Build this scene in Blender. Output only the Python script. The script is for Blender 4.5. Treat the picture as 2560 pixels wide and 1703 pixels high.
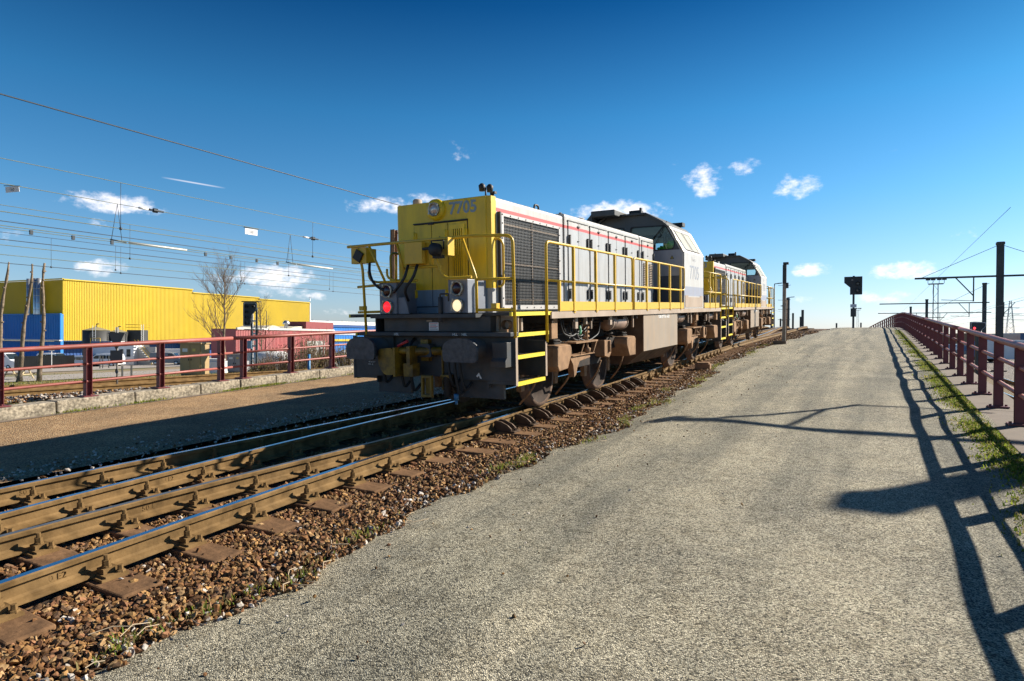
import bpy, bmesh, math, random
import numpy as np
from mathutils import Vector, Matrix, Euler, Quaternion
from mathutils.geometry import tessellate_polygon

for o in list(bpy.data.objects):
    bpy.data.objects.remove(o)
scene = bpy.context.scene
COL = scene.collection
R = math.radians

# ------------------------------------------------------------------ camera, sky, sun, exposure
FPX, CXP, CYP = 1590.0, 1280.0, 851.5          # focal length and centre, in pixels of a 2560 wide frame
YAW = R(29.7)                                   # camera looks 29.7 deg left of the track (+Y)
PITCH = math.atan((839 - 851.5) / FPX)
ROLL = 0.007
F0 = Vector((-math.sin(YAW), math.cos(YAW), 0)); R0 = Vector((math.cos(YAW), math.sin(YAW), 0)); U0 = Vector((0, 0, 1))
CF = F0 * math.cos(PITCH) - U0 * math.sin(-PITCH)
CU = F0 * math.sin(-PITCH) + U0 * math.cos(PITCH)
cr, sr = math.cos(ROLL), math.sin(ROLL)
cam_r = R0 * cr + CU * sr                       # image right axis, rolled
cam_u = CU * cr - R0 * sr
camd = bpy.data.cameras.new('camera'); cam = bpy.data.objects.new('camera', camd); COL.objects.link(cam)
cam.matrix_world = Matrix(((cam_r.x, cam_u.x, -CF.x, 0), (cam_r.y, cam_u.y, -CF.y, 0), (cam_r.z, cam_u.z, -CF.z, 0), (0, 0, 0, 1)))
camd.sensor_width = 36.0; camd.lens = FPX / 2560 * 36.0
camd.clip_start = 0.05; camd.clip_end = 9000
scene.camera = cam
scene.view_settings.view_transform = 'Standard'; scene.view_settings.look = 'None'
scene.view_settings.gamma = 1.0; scene.view_settings.use_curve_mapping = False
scene.view_settings.exposure = 1.1

SUN = Vector((1.02, 1.36, 1.0)).normalized()
ELEV = math.asin(SUN.z)
AZ = math.atan2(SUN.x, SUN.y)
sl = bpy.data.lights.new('sun', 'SUN'); so = bpy.data.objects.new('sun', sl); COL.objects.link(so)
sl.energy = 4.6; sl.angle = R(0.5); sl.color = (1.0, 0.92, 0.80)
so.rotation_euler = SUN.to_track_quat('Z', 'Y').to_euler()

world = bpy.data.worlds.new('World'); scene.world = world; world.use_nodes = True
wn = world.node_tree.nodes; wl = world.node_tree.links
wn.clear()
wout = wn.new('ShaderNodeOutputWorld'); wbg = wn.new('ShaderNodeBackground')
sky = wn.new('ShaderNodeTexSky'); sky.sky_type = 'NISHITA'; sky.sun_disc = False
sky.sun_elevation = ELEV; sky.sun_rotation = AZ
sky.altitude = 100; sky.air_density = 1.0; sky.dust_density = 0.5; sky.ozone_density = 1.5
wbg.inputs['Strength'].default_value = 0.06
hsv = wn.new('ShaderNodeHueSaturation'); hsv.inputs['Saturation'].default_value = 1.0
gam = wn.new('ShaderNodeGamma'); gam.inputs['Gamma'].default_value = 1.0
# clear winter air: a deeper blue overhead and a pale, not yellow, horizon (the same all round)
wgeo = wn.new('ShaderNodeTexCoord'); wsep = wn.new('ShaderNodeSeparateXYZ'); wl.new(wgeo.outputs['Generated'], wsep.inputs[0])
wtint = wn.new('ShaderNodeValToRGB'); te = wtint.color_ramp.elements
for _ in range(4): te.new(.5)
for e_, (p_, c_) in zip(te, ((0.0, (.43, .49, .72)), (.09, (.34, .47, .62)), (.20, (.20, .44, .60)), (.32, (.10, .37, .54)), (.46, (.015, .17, .33)), (.8, (.008, .11, .25)))):
    e_.position = p_; e_.color = (*c_, 1)
wl.new(wsep.outputs[2], wtint.inputs[0])
wmul = wn.new('ShaderNodeVectorMath'); wmul.operation = 'MULTIPLY'; wsc = wn.new('ShaderNodeVectorMath'); wsc.operation = 'SCALE'; wsc.inputs['Scale'].default_value = 1.75
wl.new(sky.outputs[0], hsv.inputs['Color']); wl.new(hsv.outputs[0], wmul.inputs[0]); wl.new(wtint.outputs[0], wmul.inputs[1]); wl.new(wmul.outputs[0], wsc.inputs[0]); wl.new(wsc.outputs[0], gam.inputs[0])

def ray(px, py):
    a0 = (px - CXP) / FPX; b0 = (py - CYP) / FPX
    return CF + cam_r * a0 - cam_u * b0

def W(kind, **kw):
    n = wn.new(kind)
    for k, v in kw.items(): setattr(n, k, v)
    return n
def wmath(op, a, b=None, c=None, clamp=False):
    n = wn.new('ShaderNodeMath'); n.operation = op; n.use_clamp = clamp
    for i, v in enumerate((a, b, c)):
        if v is None: continue
        if isinstance(v, (int, float)): n.inputs[i].default_value = v
        else: wl.new(v, n.inputs[i])
    return n.outputs[0]
def wdot(a, vec):
    n = wn.new('ShaderNodeVectorMath'); n.operation = 'DOT_PRODUCT'
    wl.new(a, n.inputs[0]); n.inputs[1].default_value = vec
    return n.outputs['Value']
wtc = wn.new('ShaderNodeTexCoord'); wdir = wtc.outputs['Generated']
# small fair weather cumulus: direction (photo position), half width, half height, weight
CLOUDS = [(290, 508, 120, 26, .95), (250, 670, 60, 22, .9), (690, 690, 105, 36, 1.0), (560, 700, 50, 26, .75), (700, 725, 80, 20, .7),
          (965, 515, 90, 26, .85), (1560, 528, 130, 30, .95), (1075, 500, 70, 20, .7), (880, 515, 30, 22, .5),
          (1758, 455, 55, 44, .9), (1990, 465, 62, 32, .8), (1860, 420, 50, 22, .5), (1150, 380, 46, 30, .35),
          (2020, 675, 52, 18, .9), (2262, 677, 84, 24, 1.0), (2200, 745, 80, 20, .7), (2420, 585, 40, 18, .5), (2300, 780, 110, 12, .55),
          (780, 742, 45, 12, .8), (850, 778, 60, 14, .6), (240, 560, 40, 14, .35), (20, 590, 32, 20, .6), (2010, 745, 40, 14, .6),
          (2230, 370, 60, 16, .3), (260, 718, 40, 14, .6), (640, 640, 40, 14, .35), (1700, 425, 40, 30, .3), (1450, 545, 40, 20, .5)]
cmax = None
for (x, y, hw, hh, w) in CLOUDS:
    c = ray(x, y).normalized(); rr = c.cross(U0).normalized(); uu = rr.cross(c)
    sx = hw / FPX * 1.12; sy = hh / FPX * 1.12
    a = wmath('MULTIPLY', wdot(wdir, rr), 1 / sx); b = wmath('MULTIPLY', wdot(wdir, uu), 1 / sy)
    r2 = wmath('ADD', wmath('MULTIPLY', a, a), wmath('MULTIPLY', b, b))
    front = wmath('GREATER_THAN', wdot(wdir, c), 0.5)
    v = wmath('MULTIPLY', wmath('MULTIPLY', wmath('SUBTRACT', 1.0, r2, clamp=True), w), front)
    cmax = v if cmax is None else wmath('MAXIMUM', cmax, v)
nmap = wn.new('ShaderNodeMapping'); nmap.inputs['Scale'].default_value = (1, 1, 1.7); wl.new(wdir, nmap.inputs['Vector'])
cn = wn.new('ShaderNodeTexNoise'); cn.inputs['Scale'].default_value = 52; cn.inputs['Detail'].default_value = 7; cn.inputs['Roughness'].default_value = .62
wl.new(nmap.outputs[0], cn.inputs['Vector'])
cn2 = wn.new('ShaderNodeTexNoise'); cn2.inputs['Scale'].default_value = 11; cn2.inputs['Detail'].default_value = 3
wl.new(nmap.outputs[0], cn2.inputs['Vector'])
nn = wmath('ADD', wmath('MULTIPLY', wmath('SUBTRACT', cn.outputs[0], .5), 2.1), wmath('MULTIPLY', wmath('SUBTRACT', cn2.outputs[0], .5), 0.9))
dens = wmath('ADD', wmath('MULTIPLY', cmax, 1.25), wmath('SUBTRACT', nn, .42))
gate = wmath('MULTIPLY', cmax, 5.0, clamp=True)
mr = wn.new('ShaderNodeMapRange'); mr.interpolation_type = 'SMOOTHSTEP'
mr.inputs['From Min'].default_value = 0.02; mr.inputs['From Max'].default_value = 1.15; mr.inputs['To Max'].default_value = 0.92
wl.new(dens, mr.inputs['Value'])
cmask = wmath('MULTIPLY', mr.outputs[0], gate)
# one faint vapour trail
tA = ray(402, 443).normalized(); tB = ray(565, 471).normalized(); tm = (tA + tB).normalized(); tx = (tB - tA).normalized(); tn = tm.cross(tx).normalized()
ta = wmath('MULTIPLY', wdot(wdir, tx), 1 / ((tB - tA).length * .5)); tb = wmath('MULTIPLY', wdot(wdir, tn), 1 / 0.0013)
ta2 = wmath('SUBTRACT', ta, tm.dot(tx))
trail = wmath('MULTIPLY', wmath('SUBTRACT', 1.0, wmath('MULTIPLY', ta2, ta2), clamp=True), wmath('SUBTRACT', 1.0, wmath('MULTIPLY', tb, tb), clamp=True))
trail = wmath('MULTIPLY', wmath('MULTIPLY', trail, .42), wmath('GREATER_THAN', wdot(wdir, tm), .5))
cmask = wmath('MAXIMUM', cmask, trail)
cmix = wn.new('ShaderNodeMixRGB'); cmix.blend_type = 'MIX'
wl.new(cmask, cmix.inputs[0]); wl.new(gam.outputs[0], cmix.inputs[1]); cmix.inputs[2].default_value = (11.2, 10.6, 10.7, 1)
wl.new(cmix.outputs[0], wbg.inputs['Color']); wl.new(wbg.outputs[0], wout.inputs[0])

# ------------------------------------------------------------------ helpers
rnd = random.Random(7)

class MB:
    """collects faces, then links ONE mesh object"""
    def __init__(s): s.v = []; s.f = []; s.m = []; s.sm = []
    def add(s, vs, fs, mi=0, smooth=False):
        b = len(s.v); s.v += [tuple(v) for v in vs]
        for f in fs: s.f.append(tuple(b + i for i in f)); s.m.append(mi); s.sm.append(smooth)
        return s
    def box(s, x0, x1, y0, y1, z0, z1, mi=0, M=None):
        vs = [Vector((x, y, z)) for x in (x0, x1) for y in (y0, y1) for z in (z0, z1)]
        if M is not None: vs = [M @ v for v in vs]
        return s.add(vs, [(0, 1, 3, 2), (4, 6, 7, 5), (0, 4, 5, 1), (2, 3, 7, 6), (0, 2, 6, 4), (1, 5, 7, 3)], mi)
    def bar(s, p0, p1, w, h, up=(0, 0, 1), mi=0):
        p0, p1 = Vector(p0), Vector(p1); d = (p1 - p0); L = d.length
        if L < 1e-6: return s
        d /= L; up = Vector(up); x = d.cross(up)
        if x.length < 1e-4: x = d.cross(Vector((1, 0, 0)))
        x.normalize(); z = x.cross(d)
        M = Matrix(((x.x, d.x, z.x, p0.x), (x.y, d.y, z.y, p0.y), (x.z, d.z, z.z, p0.z), (0, 0, 0, 1)))
        return s.box(-w / 2, w / 2, 0, L, -h / 2, h / 2, mi, M)
    def tube(s, pts, r, n=8, mi=0, caps=True, radii=None):
        pts = [Vector(p) for p in pts]; m = len(pts)
        if m < 2: return s
        vs = []; prev = None
        for i, p in enumerate(pts):
            t = (pts[min(i + 1, m - 1)] - pts[max(i - 1, 0)])
            t = t.normalized() if t.length > 1e-9 else Vector((0, 0, 1))
            if prev is None:
                a = t.cross(Vector((0, 0, 1)))
                if a.length < 1e-3: a = t.cross(Vector((1, 0, 0)))
            else:
                a = prev - t * prev.dot(t)
            a.normalize(); prev = a; b = t.cross(a)
            rr = radii[i] if radii else r
            for k in range(n):
                an = 2 * math.pi * k / n
                vs.append(p + a * (math.cos(an) * rr) + b * (math.sin(an) * rr))
        fs = [(i * n + k, i * n + (k + 1) % n, (i + 1) * n + (k + 1) % n, (i + 1) * n + k) for i in range(m - 1) for k in range(n)]
        b0 = len(s.v); s.add(vs, fs, mi, True)
        if caps:
            s.f.append(tuple(b0 + k for k in reversed(range(n)))); s.m.append(mi); s.sm.append(False)
            s.f.append(tuple(b0 + (m - 1) * n + k for k in range(n))); s.m.append(mi); s.sm.append(False)
        return s
    def cyl(s, p0, p1, r, n=14, mi=0, r1=None):
        return s.tube([p0, p1], r, n, mi, True, [r, r if r1 is None else r1])
    def lathe(s, prof, origin=(0, 0, 0), axis='X', n=24, mi=0, smooth=True):
        o = Vector(origin); vs = []
        for (a, r) in prof:
            for k in range(n):
                t = 2 * math.pi * k / n; c, q = math.cos(t) * r, math.sin(t) * r
                vs.append(o + (Vector((a, c, q)) if axis == 'X' else Vector((q, a, c)) if axis == 'Y' else Vector((c, q, a))))
        m = len(prof)
        fs = [(i * n + k, i * n + (k + 1) % n, (i + 1) * n + (k + 1) % n, (i + 1) * n + k) for i in range(m - 1) for k in range(n)]
        return s.add(vs, fs, mi, smooth)
    def prism(s, poly, axis, a0, a1, mi=0, M=None):
        """poly in the two other axes (x,z)->axis Y, (y,z)->axis X, (x,y)->axis Z"""
        def P(p, a):
            v = Vector((p[0], a, p[1])) if axis == 'Y' else Vector((a, p[0], p[1])) if axis == 'X' else Vector((p[0], p[1], a))
            return M @ v if M is not None else v
        n = len(poly); vs = [P(p, a0) for p in poly] + [P(p, a1) for p in poly]
        tri = tessellate_polygon([[Vector((p[0], p[1], 0)) for p in poly]])
        fs = [tuple(t) for t in tri] + [tuple(n + i for i in reversed(t)) for t in tri]
        fs += [(i, (i + 1) % n, n + (i + 1) % n, n + i) for i in range(n)]
        return s.add(vs, fs, mi)
    def panel(s, outer, holes, th, M, mi=0):
        """flat plate in local (u,v), thickness along local w, with holes"""
        loops = [outer] + list(holes); flat = [p for l in loops for p in l]; n = len(flat)
        tri = tessellate_polygon([[Vector((p[0], p[1], 0)) for p in l] for l in loops])
        vs = [M @ Vector((p[0], p[1], 0)) for p in flat] + [M @ Vector((p[0], p[1], th)) for p in flat]
        fs = [tuple(t) for t in tri] + [tuple(n + i for i in reversed(t)) for t in tri]
        b = 0
        for l in loops:
            k = len(l)
            fs += [(b + i, b + (i + 1) % k, n + b + (i + 1) % k, n + b + i) for i in range(k)]; b += k
        return s.add(vs, fs, mi)
    def build(s, name, mats, parent=None, bevel=0, fixn=True, autosm=False):
        me = bpy.data.meshes.new(name)
        me.from_pydata(s.v, [], s.f)
        mats = mats if isinstance(mats, (list, tuple)) else [mats]
        for m in mats: me.materials.append(m)
        if s.f:
            me.polygons.foreach_set('material_index', s.m); me.polygons.foreach_set('use_smooth', s.sm)
        if fixn:
            bm = bmesh.new(); bm.from_mesh(me); bmesh.ops.recalc_face_normals(bm, faces=bm.faces); bm.to_mesh(me); bm.free()
        me.update()
        o = bpy.data.objects.new(name, me); COL.objects.link(o)
        if parent is not None: o.parent = parent
        if bevel:
            b = o.modifiers.new('bevel', 'BEVEL'); b.width = bevel; b.segments = 2; b.limit_method = 'ANGLE'; b.angle_limit = R(40)
        return o

def tag(o, label=None, cat=None, group=None, kind=None):
    if label: o['label'] = label
    if cat: o['category'] = cat
    if group: o['group'] = group
    if kind: o['kind'] = kind
    return o
def empty(name, loc=(0, 0, 0), rot=(0, 0, 0)):
    o = bpy.data.objects.new(name, None); COL.objects.link(o); o.location = loc; o.rotation_euler = rot
    o.empty_display_size = .2
    return o
def inst(me, name, parent=None, loc=(0, 0, 0), rot=(0, 0, 0), scale=None):
    o = bpy.data.objects.new(name, me); COL.objects.link(o); o.location = loc; o.rotation_euler = rot
    if scale: o.scale = scale
    if parent is not None: o.parent = parent
    return o
def round_poly(poly, r, n=4):
    out = []; m = len(poly)
    for i in range(m):
        p, a, b = Vector(poly[i]), Vector(poly[i - 1]), Vector(poly[(i + 1) % m])
        da, db = (a - p), (b - p); ra = min(r, da.length * .45, db.length * .45)
        pa, pb = p + da.normalized() * ra, p + db.normalized() * ra
        for k in range(n + 1):
            t = k / n; q = pa * (1 - t) ** 2 + p * (2 * t * (1 - t)) + pb * t * t
            out.append((q.x, q.y))
    return out
def rpath(pts, r=.06, n=5):
    """polyline in 3D with rounded corners"""
    pts = [Vector(p) for p in pts]; out = [pts[0]]
    for i in range(1, len(pts) - 1):
        p, a, b = pts[i], pts[i - 1], pts[i + 1]; da, db = a - p, b - p; q = min(r, da.length * .45, db.length * .45)
        pa, pb = p + da.normalized() * q, p + db.normalized() * q
        for k in range(n + 1):
            t = k / n; out.append(pa * (1 - t) ** 2 + p * (2 * t * (1 - t)) + pb * t * t)
    out.append(pts[-1]); return out
def text_part(name, body, size, mat, parent, M, ext=.001, align='CENTER', sx=1.0, bold=0.0):
    cu = bpy.data.curves.new(name, 'FONT'); cu.body = body; cu.size = size; cu.extrude = ext
    cu.align_x = align; cu.align_y = 'CENTER'; cu.resolution_u = 3; cu.offset = bold
    t = bpy.data.objects.new(name, cu); COL.objects.link(t)
    dg = bpy.context.evaluated_depsgraph_get(); dg.update()
    me = bpy.data.meshes.new_from_object(t.evaluated_get(dg)); bpy.data.objects.remove(t); bpy.data.curves.remove(cu)
    me.transform(M @ Matrix.Diagonal((sx, 1, 1, 1))); me.materials.clear(); me.materials.append(mat)
    o = bpy.data.objects.new(name, me); COL.objects.link(o); o.parent = parent
    return o
def frame_M(origin, u, v):
    u, v = Vector(u).normalized(), Vector(v).normalized(); w = u.cross(v)
    return Matrix(((u.x, v.x, w.x, origin[0]), (u.y, v.y, w.y, origin[1]), (u.z, v.z, w.z, origin[2]), (0, 0, 0, 1)))

# ------------------------------------------------------------------ materials
MATS = {}
def mat(name, col, rough=.6, metal=0.0, var=.12, scale=6.0, bump=0.0, bscale=60.0, dirt=None, dirt_amt=.35, dirt_scale=2.2, spec=.5, streak=False, coords='Object'):
    if name in MATS: return MATS[name]
    m = bpy.data.materials.new(name); m.use_nodes = True; nt = m.node_tree; N = nt.nodes; L = nt.links
    b = N['Principled BSDF']; b.inputs['Roughness'].default_value = rough; b.inputs['Metallic'].default_value = metal
    b.inputs['Specular IOR Level'].default_value = spec
    tc = N.new('ShaderNodeTexCoord'); co = tc.outputs[coords]
    nz = N.new('ShaderNodeTexNoise'); nz.inputs['Scale'].default_value = scale; nz.inputs['Detail'].default_value = 5
    L.new(co, nz.inputs['Vector'])
    rp = N.new('ShaderNodeValToRGB'); rp.color_ramp.elements[0].position = .3; rp.color_ramp.elements[1].position = .7
    c = Vector(col[:3])
    rp.color_ramp.elements[0].color = (*[max(0, x * (1 - var)) for x in c], 1); rp.color_ramp.elements[1].color = (*[min(1, x * (1 + var)) for x in c], 1)
    L.new(nz.outputs[0], rp.inputs[0]); cout = rp.outputs[0]
    if dirt is not None:
        n2 = N.new('ShaderNodeTexNoise'); n2.inputs['Scale'].default_value = dirt_scale; n2.inputs['Detail'].default_value = 8; n2.inputs['Roughness'].default_value = .68
        mp = N.new('ShaderNodeMapping'); L.new(co, mp.inputs[0]); mp.inputs['Scale'].default_value = (1, 1, .18) if streak else (1, 1, 1)
        L.new(mp.outputs[0], n2.inputs['Vector'])
        r2 = N.new('ShaderNodeValToRGB'); r2.color_ramp.elements[0].position = .42; r2.color_ramp.elements[1].position = .72
        r2.color_ramp.elements[0].color = (0, 0, 0, 1); r2.color_ramp.elements[1].color = (dirt_amt,) * 3 + (1,)
        L.new(n2.outputs[0], r2.inputs[0])
        mx = N.new('ShaderNodeMixRGB'); L.new(r2.outputs[0], mx.inputs[0]); L.new(cout, mx.inputs[1]); mx.inputs[2].default_value = (*dirt, 1)
        cout = mx.outputs[0]
    L.new(cout, b.inputs['Base Color'])
    if bump:
        n3 = N.new('ShaderNodeTexNoise'); n3.inputs['Scale'].default_value = bscale; n3.inputs['Detail'].default_value = 4
        L.new(co, n3.inputs['Vector'])
        bp = N.new('ShaderNodeBump'); bp.inputs['Strength'].default_value = bump; bp.inputs['Distance'].default_value = .01
        L.new(n3.outputs[0], bp.inputs['Height']); L.new(bp.outputs[0], b.inputs['Normal'])
    MATS[name] = m; return m
def bands(name, stops, rough=.45, dirt=(.12, .09, .06), dirt_amt=.42, axis=2, zlo=1.4, zhi=4.0):
    """paint bands by height: stops = [(z_from, colour)...]"""
    m = bpy.data.materials.new(name); m.use_nodes = True; N = m.node_tree.nodes; L = m.node_tree.links
    b = N['Principled BSDF']; b.inputs['Roughness'].default_value = rough
    tc = N.new('ShaderNodeTexCoord'); sp = N.new('ShaderNodeSeparateXYZ'); L.new(tc.outputs['Object'], sp.inputs[0])
    mr = N.new('ShaderNodeMapRange'); mr.inputs['From Min'].default_value = zlo; mr.inputs['From Max'].default_value = zhi; L.new(sp.outputs[axis], mr.inputs[0])
    rp = N.new('ShaderNodeValToRGB'); rp.color_ramp.interpolation = 'CONSTANT'; el = rp.color_ramp.elements
    while len(el) < len(stops): el.new(.5)
    for e, (z, c) in zip(el, stops): e.position = max(0, (z - zlo) / (zhi - zlo)); e.color = (*c, 1)
    L.new(mr.outputs[0], rp.inputs[0])
    n2 = N.new('ShaderNodeTexNoise'); n2.inputs['Scale'].default_value = 3.2; n2.inputs['Detail'].default_value = 9; n2.inputs['Roughness'].default_value = .7
    mp = N.new('ShaderNodeMapping'); mp.inputs['Scale'].default_value = (1.6, 1.6, .3); L.new(tc.outputs['Object'], mp.inputs[0]); L.new(mp.outputs[0], n2.inputs['Vector'])
    r2 = N.new('ShaderNodeValToRGB'); r2.color_ramp.elements[0].position = .4; r2.color_ramp.elements[1].position = .8
    r2.color_ramp.elements[0].color = (0.02,) * 3 + (1,); r2.color_ramp.elements[1].color = (dirt_amt,) * 3 + (1,); L.new(n2.outputs[0], r2.inputs[0])
    mx = N.new('ShaderNodeMixRGB'); L.new(r2.outputs[0], mx.inputs[0]); L.new(rp.outputs[0], mx.inputs[1]); mx.inputs[2].default_value = (*dirt, 1)
    L.new(mx.outputs[0], b.inputs['Base Color'])
    n4 = N.new('ShaderNodeTexNoise'); n4.inputs['Scale'].default_value = 1.6; L.new(tc.outputs['Object'], n4.inputs['Vector'])
    bp = N.new('ShaderNodeBump'); bp.inputs['Strength'].default_value = .12; bp.inputs['Distance'].default_value = .03; L.new(n4.outputs[0], bp.inputs['Height']); L.new(bp.outputs[0], b.inputs['Normal'])
    MATS[name] = m; return m
def emit(name, col, strength):
    m = bpy.data.materials.new(name); m.use_nodes = True; N = m.node_tree.nodes
    b = N['Principled BSDF']; b.inputs['Base Color'].default_value = (*col, 1); b.inputs['Roughness'].default_value = .15
    b.inputs['Emission Color'].default_value = (*col, 1); b.inputs['Emission Strength'].default_value = strength
    MATS[name] = m; return m
def glass(name, col=(.75, .85, .85), alpha=.35):
    m = bpy.data.materials.new(name); m.use_nodes = True; N = m.node_tree.nodes; L = m.node_tree.links
    for n in list(N):
        if n.type != 'OUTPUT_MATERIAL': N.remove(n)
    out = [n for n in N if n.type == 'OUTPUT_MATERIAL'][0]
    t = N.new('ShaderNodeBsdfTransparent'); t.inputs[0].default_value = (*col, 1); g = N.new('ShaderNodeBsdfGlossy'); g.inputs['Roughness'].default_value = .03
    fr = N.new('ShaderNodeFresnel'); fr.inputs[0].default_value = 1.45; mx = N.new('ShaderNodeMixShader')
    L.new(fr.outputs[0], mx.inputs[0]); L.new(t.outputs[0], mx.inputs[1]); L.new(g.outputs[0], mx.inputs[2]); L.new(mx.outputs[0], out.inputs[0])
    MATS[name] = m; return m

YEL = (.80, .56, .010); GREYP = (.44, .45, .455); WHITEP = (.53, .51, .47); REDP = (.62, .07, .06); BLUEG = (.17, .27, .38)
mYel = mat('yellow_paint', YEL, .42, 0, .10, 4, dirt=(.16, .10, .03), dirt_amt=.35, dirt_scale=3)
mYelRail = mat('yellow_rail_paint', (.70, .44, .02), .4, 0, .10, 9, dirt=(.22, .12, .03), dirt_amt=.4, dirt_scale=9)
mHood = bands('hood_paint', [(0, GREYP), (2.895, REDP), (2.95, WHITEP)], .42)
mFront = bands('front_paint', [(0, BLUEG), (1.83, YEL)], .42, dirt=(.10, .07, .02), dirt_amt=.5)
mCorner = bands('corner_paint', [(0, GREYP), (1.83, (.74, .50, .02))], .42, dirt=(.2, .13, .03), dirt_amt=.4)
mCabSide = bands('cab_side_paint', [(0, (.50, .47, .43)), (1.80, (.30, .32, .40)), (2.03, (.52, .51, .49)), (2.86, (.50, .45, .39))], .45, dirt=(.30, .23, .16), dirt_amt=.5)
mCabFront = bands('cab_front_paint_shade', [(0, (.045, .06, .09)), (2.02, (.36, .39, .44)), (2.92, (.055, .062, .066))], .45, dirt=(.12, .10, .08), dirt_amt=.4)  # dark top band: roofing panel with the roof overhang's shade painted in
mRoof = mat('cab_roof_dark', (.055, .06, .062), .6, 0, .3, 5, dirt=(.10, .09, .07), dirt_amt=.5)
mDark = mat('dark_grey_steel', (.058, .064, .070), .55, 0, .25, 5, dirt=(.13, .095, .06), dirt_amt=.55, dirt_scale=3, spec=.25)
mBlack = mat('black_rubber', (.016, .017, .018), .6, 0, .2, 12)
mFrame = mat('underframe_grime', (.035, .032, .03), .8, 0, .4, 7, dirt=(.10, .065, .04), dirt_amt=.5, dirt_scale=6, spec=.12)
mBog = mat('brown_dust_steel', (.32, .195, .11), .8, 0, .22, 7, dirt=(.10, .07, .05), dirt_amt=.5, dirt_scale=5, bump=.2, spec=.12)
mBeige = mat('dusty_beige_steel', (.42, .34, .27), .7, 0, .12, 3, dirt=(.30, .20, .13), dirt_amt=.5, dirt_scale=2.5, streak=True, spec=.12)
mTank = mat('tank_dusty_grey', (.31, .265, .215), .65, 0, .10, 1.5, dirt=(.42, .29, .18), dirt_amt=.7, dirt_scale=2.2, streak=True, spec=.12)
mTankB = mat('tank_bottom_rust', (.10, .075, .055), .8, 0, .35, 4, dirt=(.20, .12, .07), dirt_amt=.6, spec=.12)
mWheel = mat('wheel_steel', (.05, .036, .028), .8, 0, .3, 8, spec=.12)
mTread = mat('wheel_tread', (.16, .11, .08), .7, .1, .25, 10, spec=.12)
mRing = mat('lamp_ring_metal', (.42, .38, .30), .4, .7, .25, 20)
mGreyBox = mat('grey_lamp_box', (.17, .19, .23), .5, 0, .12, 6, dirt=(.10, .08, .06), dirt_amt=.4)
mGrille = mat('grille_wire', (.035, .036, .038), .5, .3, .25, 20)
mLensDark = mat('dark_red_lens', (.05, .012, .012), .12, 0, .3, 20)
mNum = mat('number_grey_blue', (.22, .30, .36), .5, 0, .15, 10)
mNumCab = mat('number_pale_grey', (.30, .32, .37), .5, 0, .15, 10)
mFaint = mat('faded_lettering', (.56, .56, .57), .5, 0, .1, 10)
mWhiteTxt = mat('white_lettering', (.75, .75, .73), .6, 0, .1, 10)
mSignW = mat('sign_white', (.72, .72, .72), .5, 0, .06, 10)
mSignR = mat('sign_red', (.55, .05, .05), .5)
mHiVis = mat('hivis_green', (.16, .62, .03), .8, 0, .3, 14, bump=.5, bscale=14)
mSeat = mat('cab_interior', (.09, .10, .095), .8, 0, .2, 5)
mPanelIn = mat('cab_interior_panel', (.30, .34, .33), .8, 0, .1, 5)
mRedLamp = emit('red_lamp_lit', (1.0, .02, .03), .55)
mWhiteLamp = emit('white_lamp_lit', (1.0, .78, .46), .5)
mHeadlight = mat('headlight_glass', (.55, .48, .42), .12, .3, .3, 25)
mGlass = glass('cab_glass', (.80, .88, .86))
mBlind = mat('window_blind', (.50, .47, .30), .25, 0, .12, 3)
mOilY = mat('greasy_yellow', (.26, .15, .01), .5, 0, .3, 14, dirt=(.03, .02, .01), dirt_amt=1.0, dirt_scale=5)
mBlueTap = mat('blue_tap', (.04, .16, .30), .5)
mRedTap = mat('red_handle', (.45, .03, .03), .5)
mGreen = mat('green_lever', (.10, .40, .20), .5)

# ------------------------------------------------------------------ ground profile
Z0, SL = -1.53, .046
def ramp(Y):
    if Y < -2: return Z0 + SL * -2 + (Y + 2) * .008
    if Y <= 47: return Z0 + SL * Y
    t = min(Y - 47, 34); z = Z0 + SL * 47 + SL * t - .00165 * t * t
    return z if Y - 47 <= 34 else z + (Y - 81) * (SL - .0033 * 34)
def bend(Y):                                    # the ramp bends left after its crest
    return 0 if Y < 50 else -.0022 * (Y - 50) ** 2
def ground_left(X):
    pts = [(-12, -1.3), (-17, -1.35), (-47, -3.2), (-106, -5.3), (-150, -6.2), (-6000, -6.2)]
    for (a, za), (b, zb) in zip(pts, pts[1:]):
        if X >= b: return za + (zb - za) * max(0, (a - X)) / (a - b)
    return -6.2
YARD = -2.3
def gz(X, Y):
    if X < -12.1: return ground_left(X)
    return YARD
def at(px, py, d):
    """world point at depth d along the photograph's line of sight"""
    return ray(px, py) * d
def gp(px, d):
    p = ray(px, 840) * d; return Vector((p.x, p.y, gz(p.x, p.y)))

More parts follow.
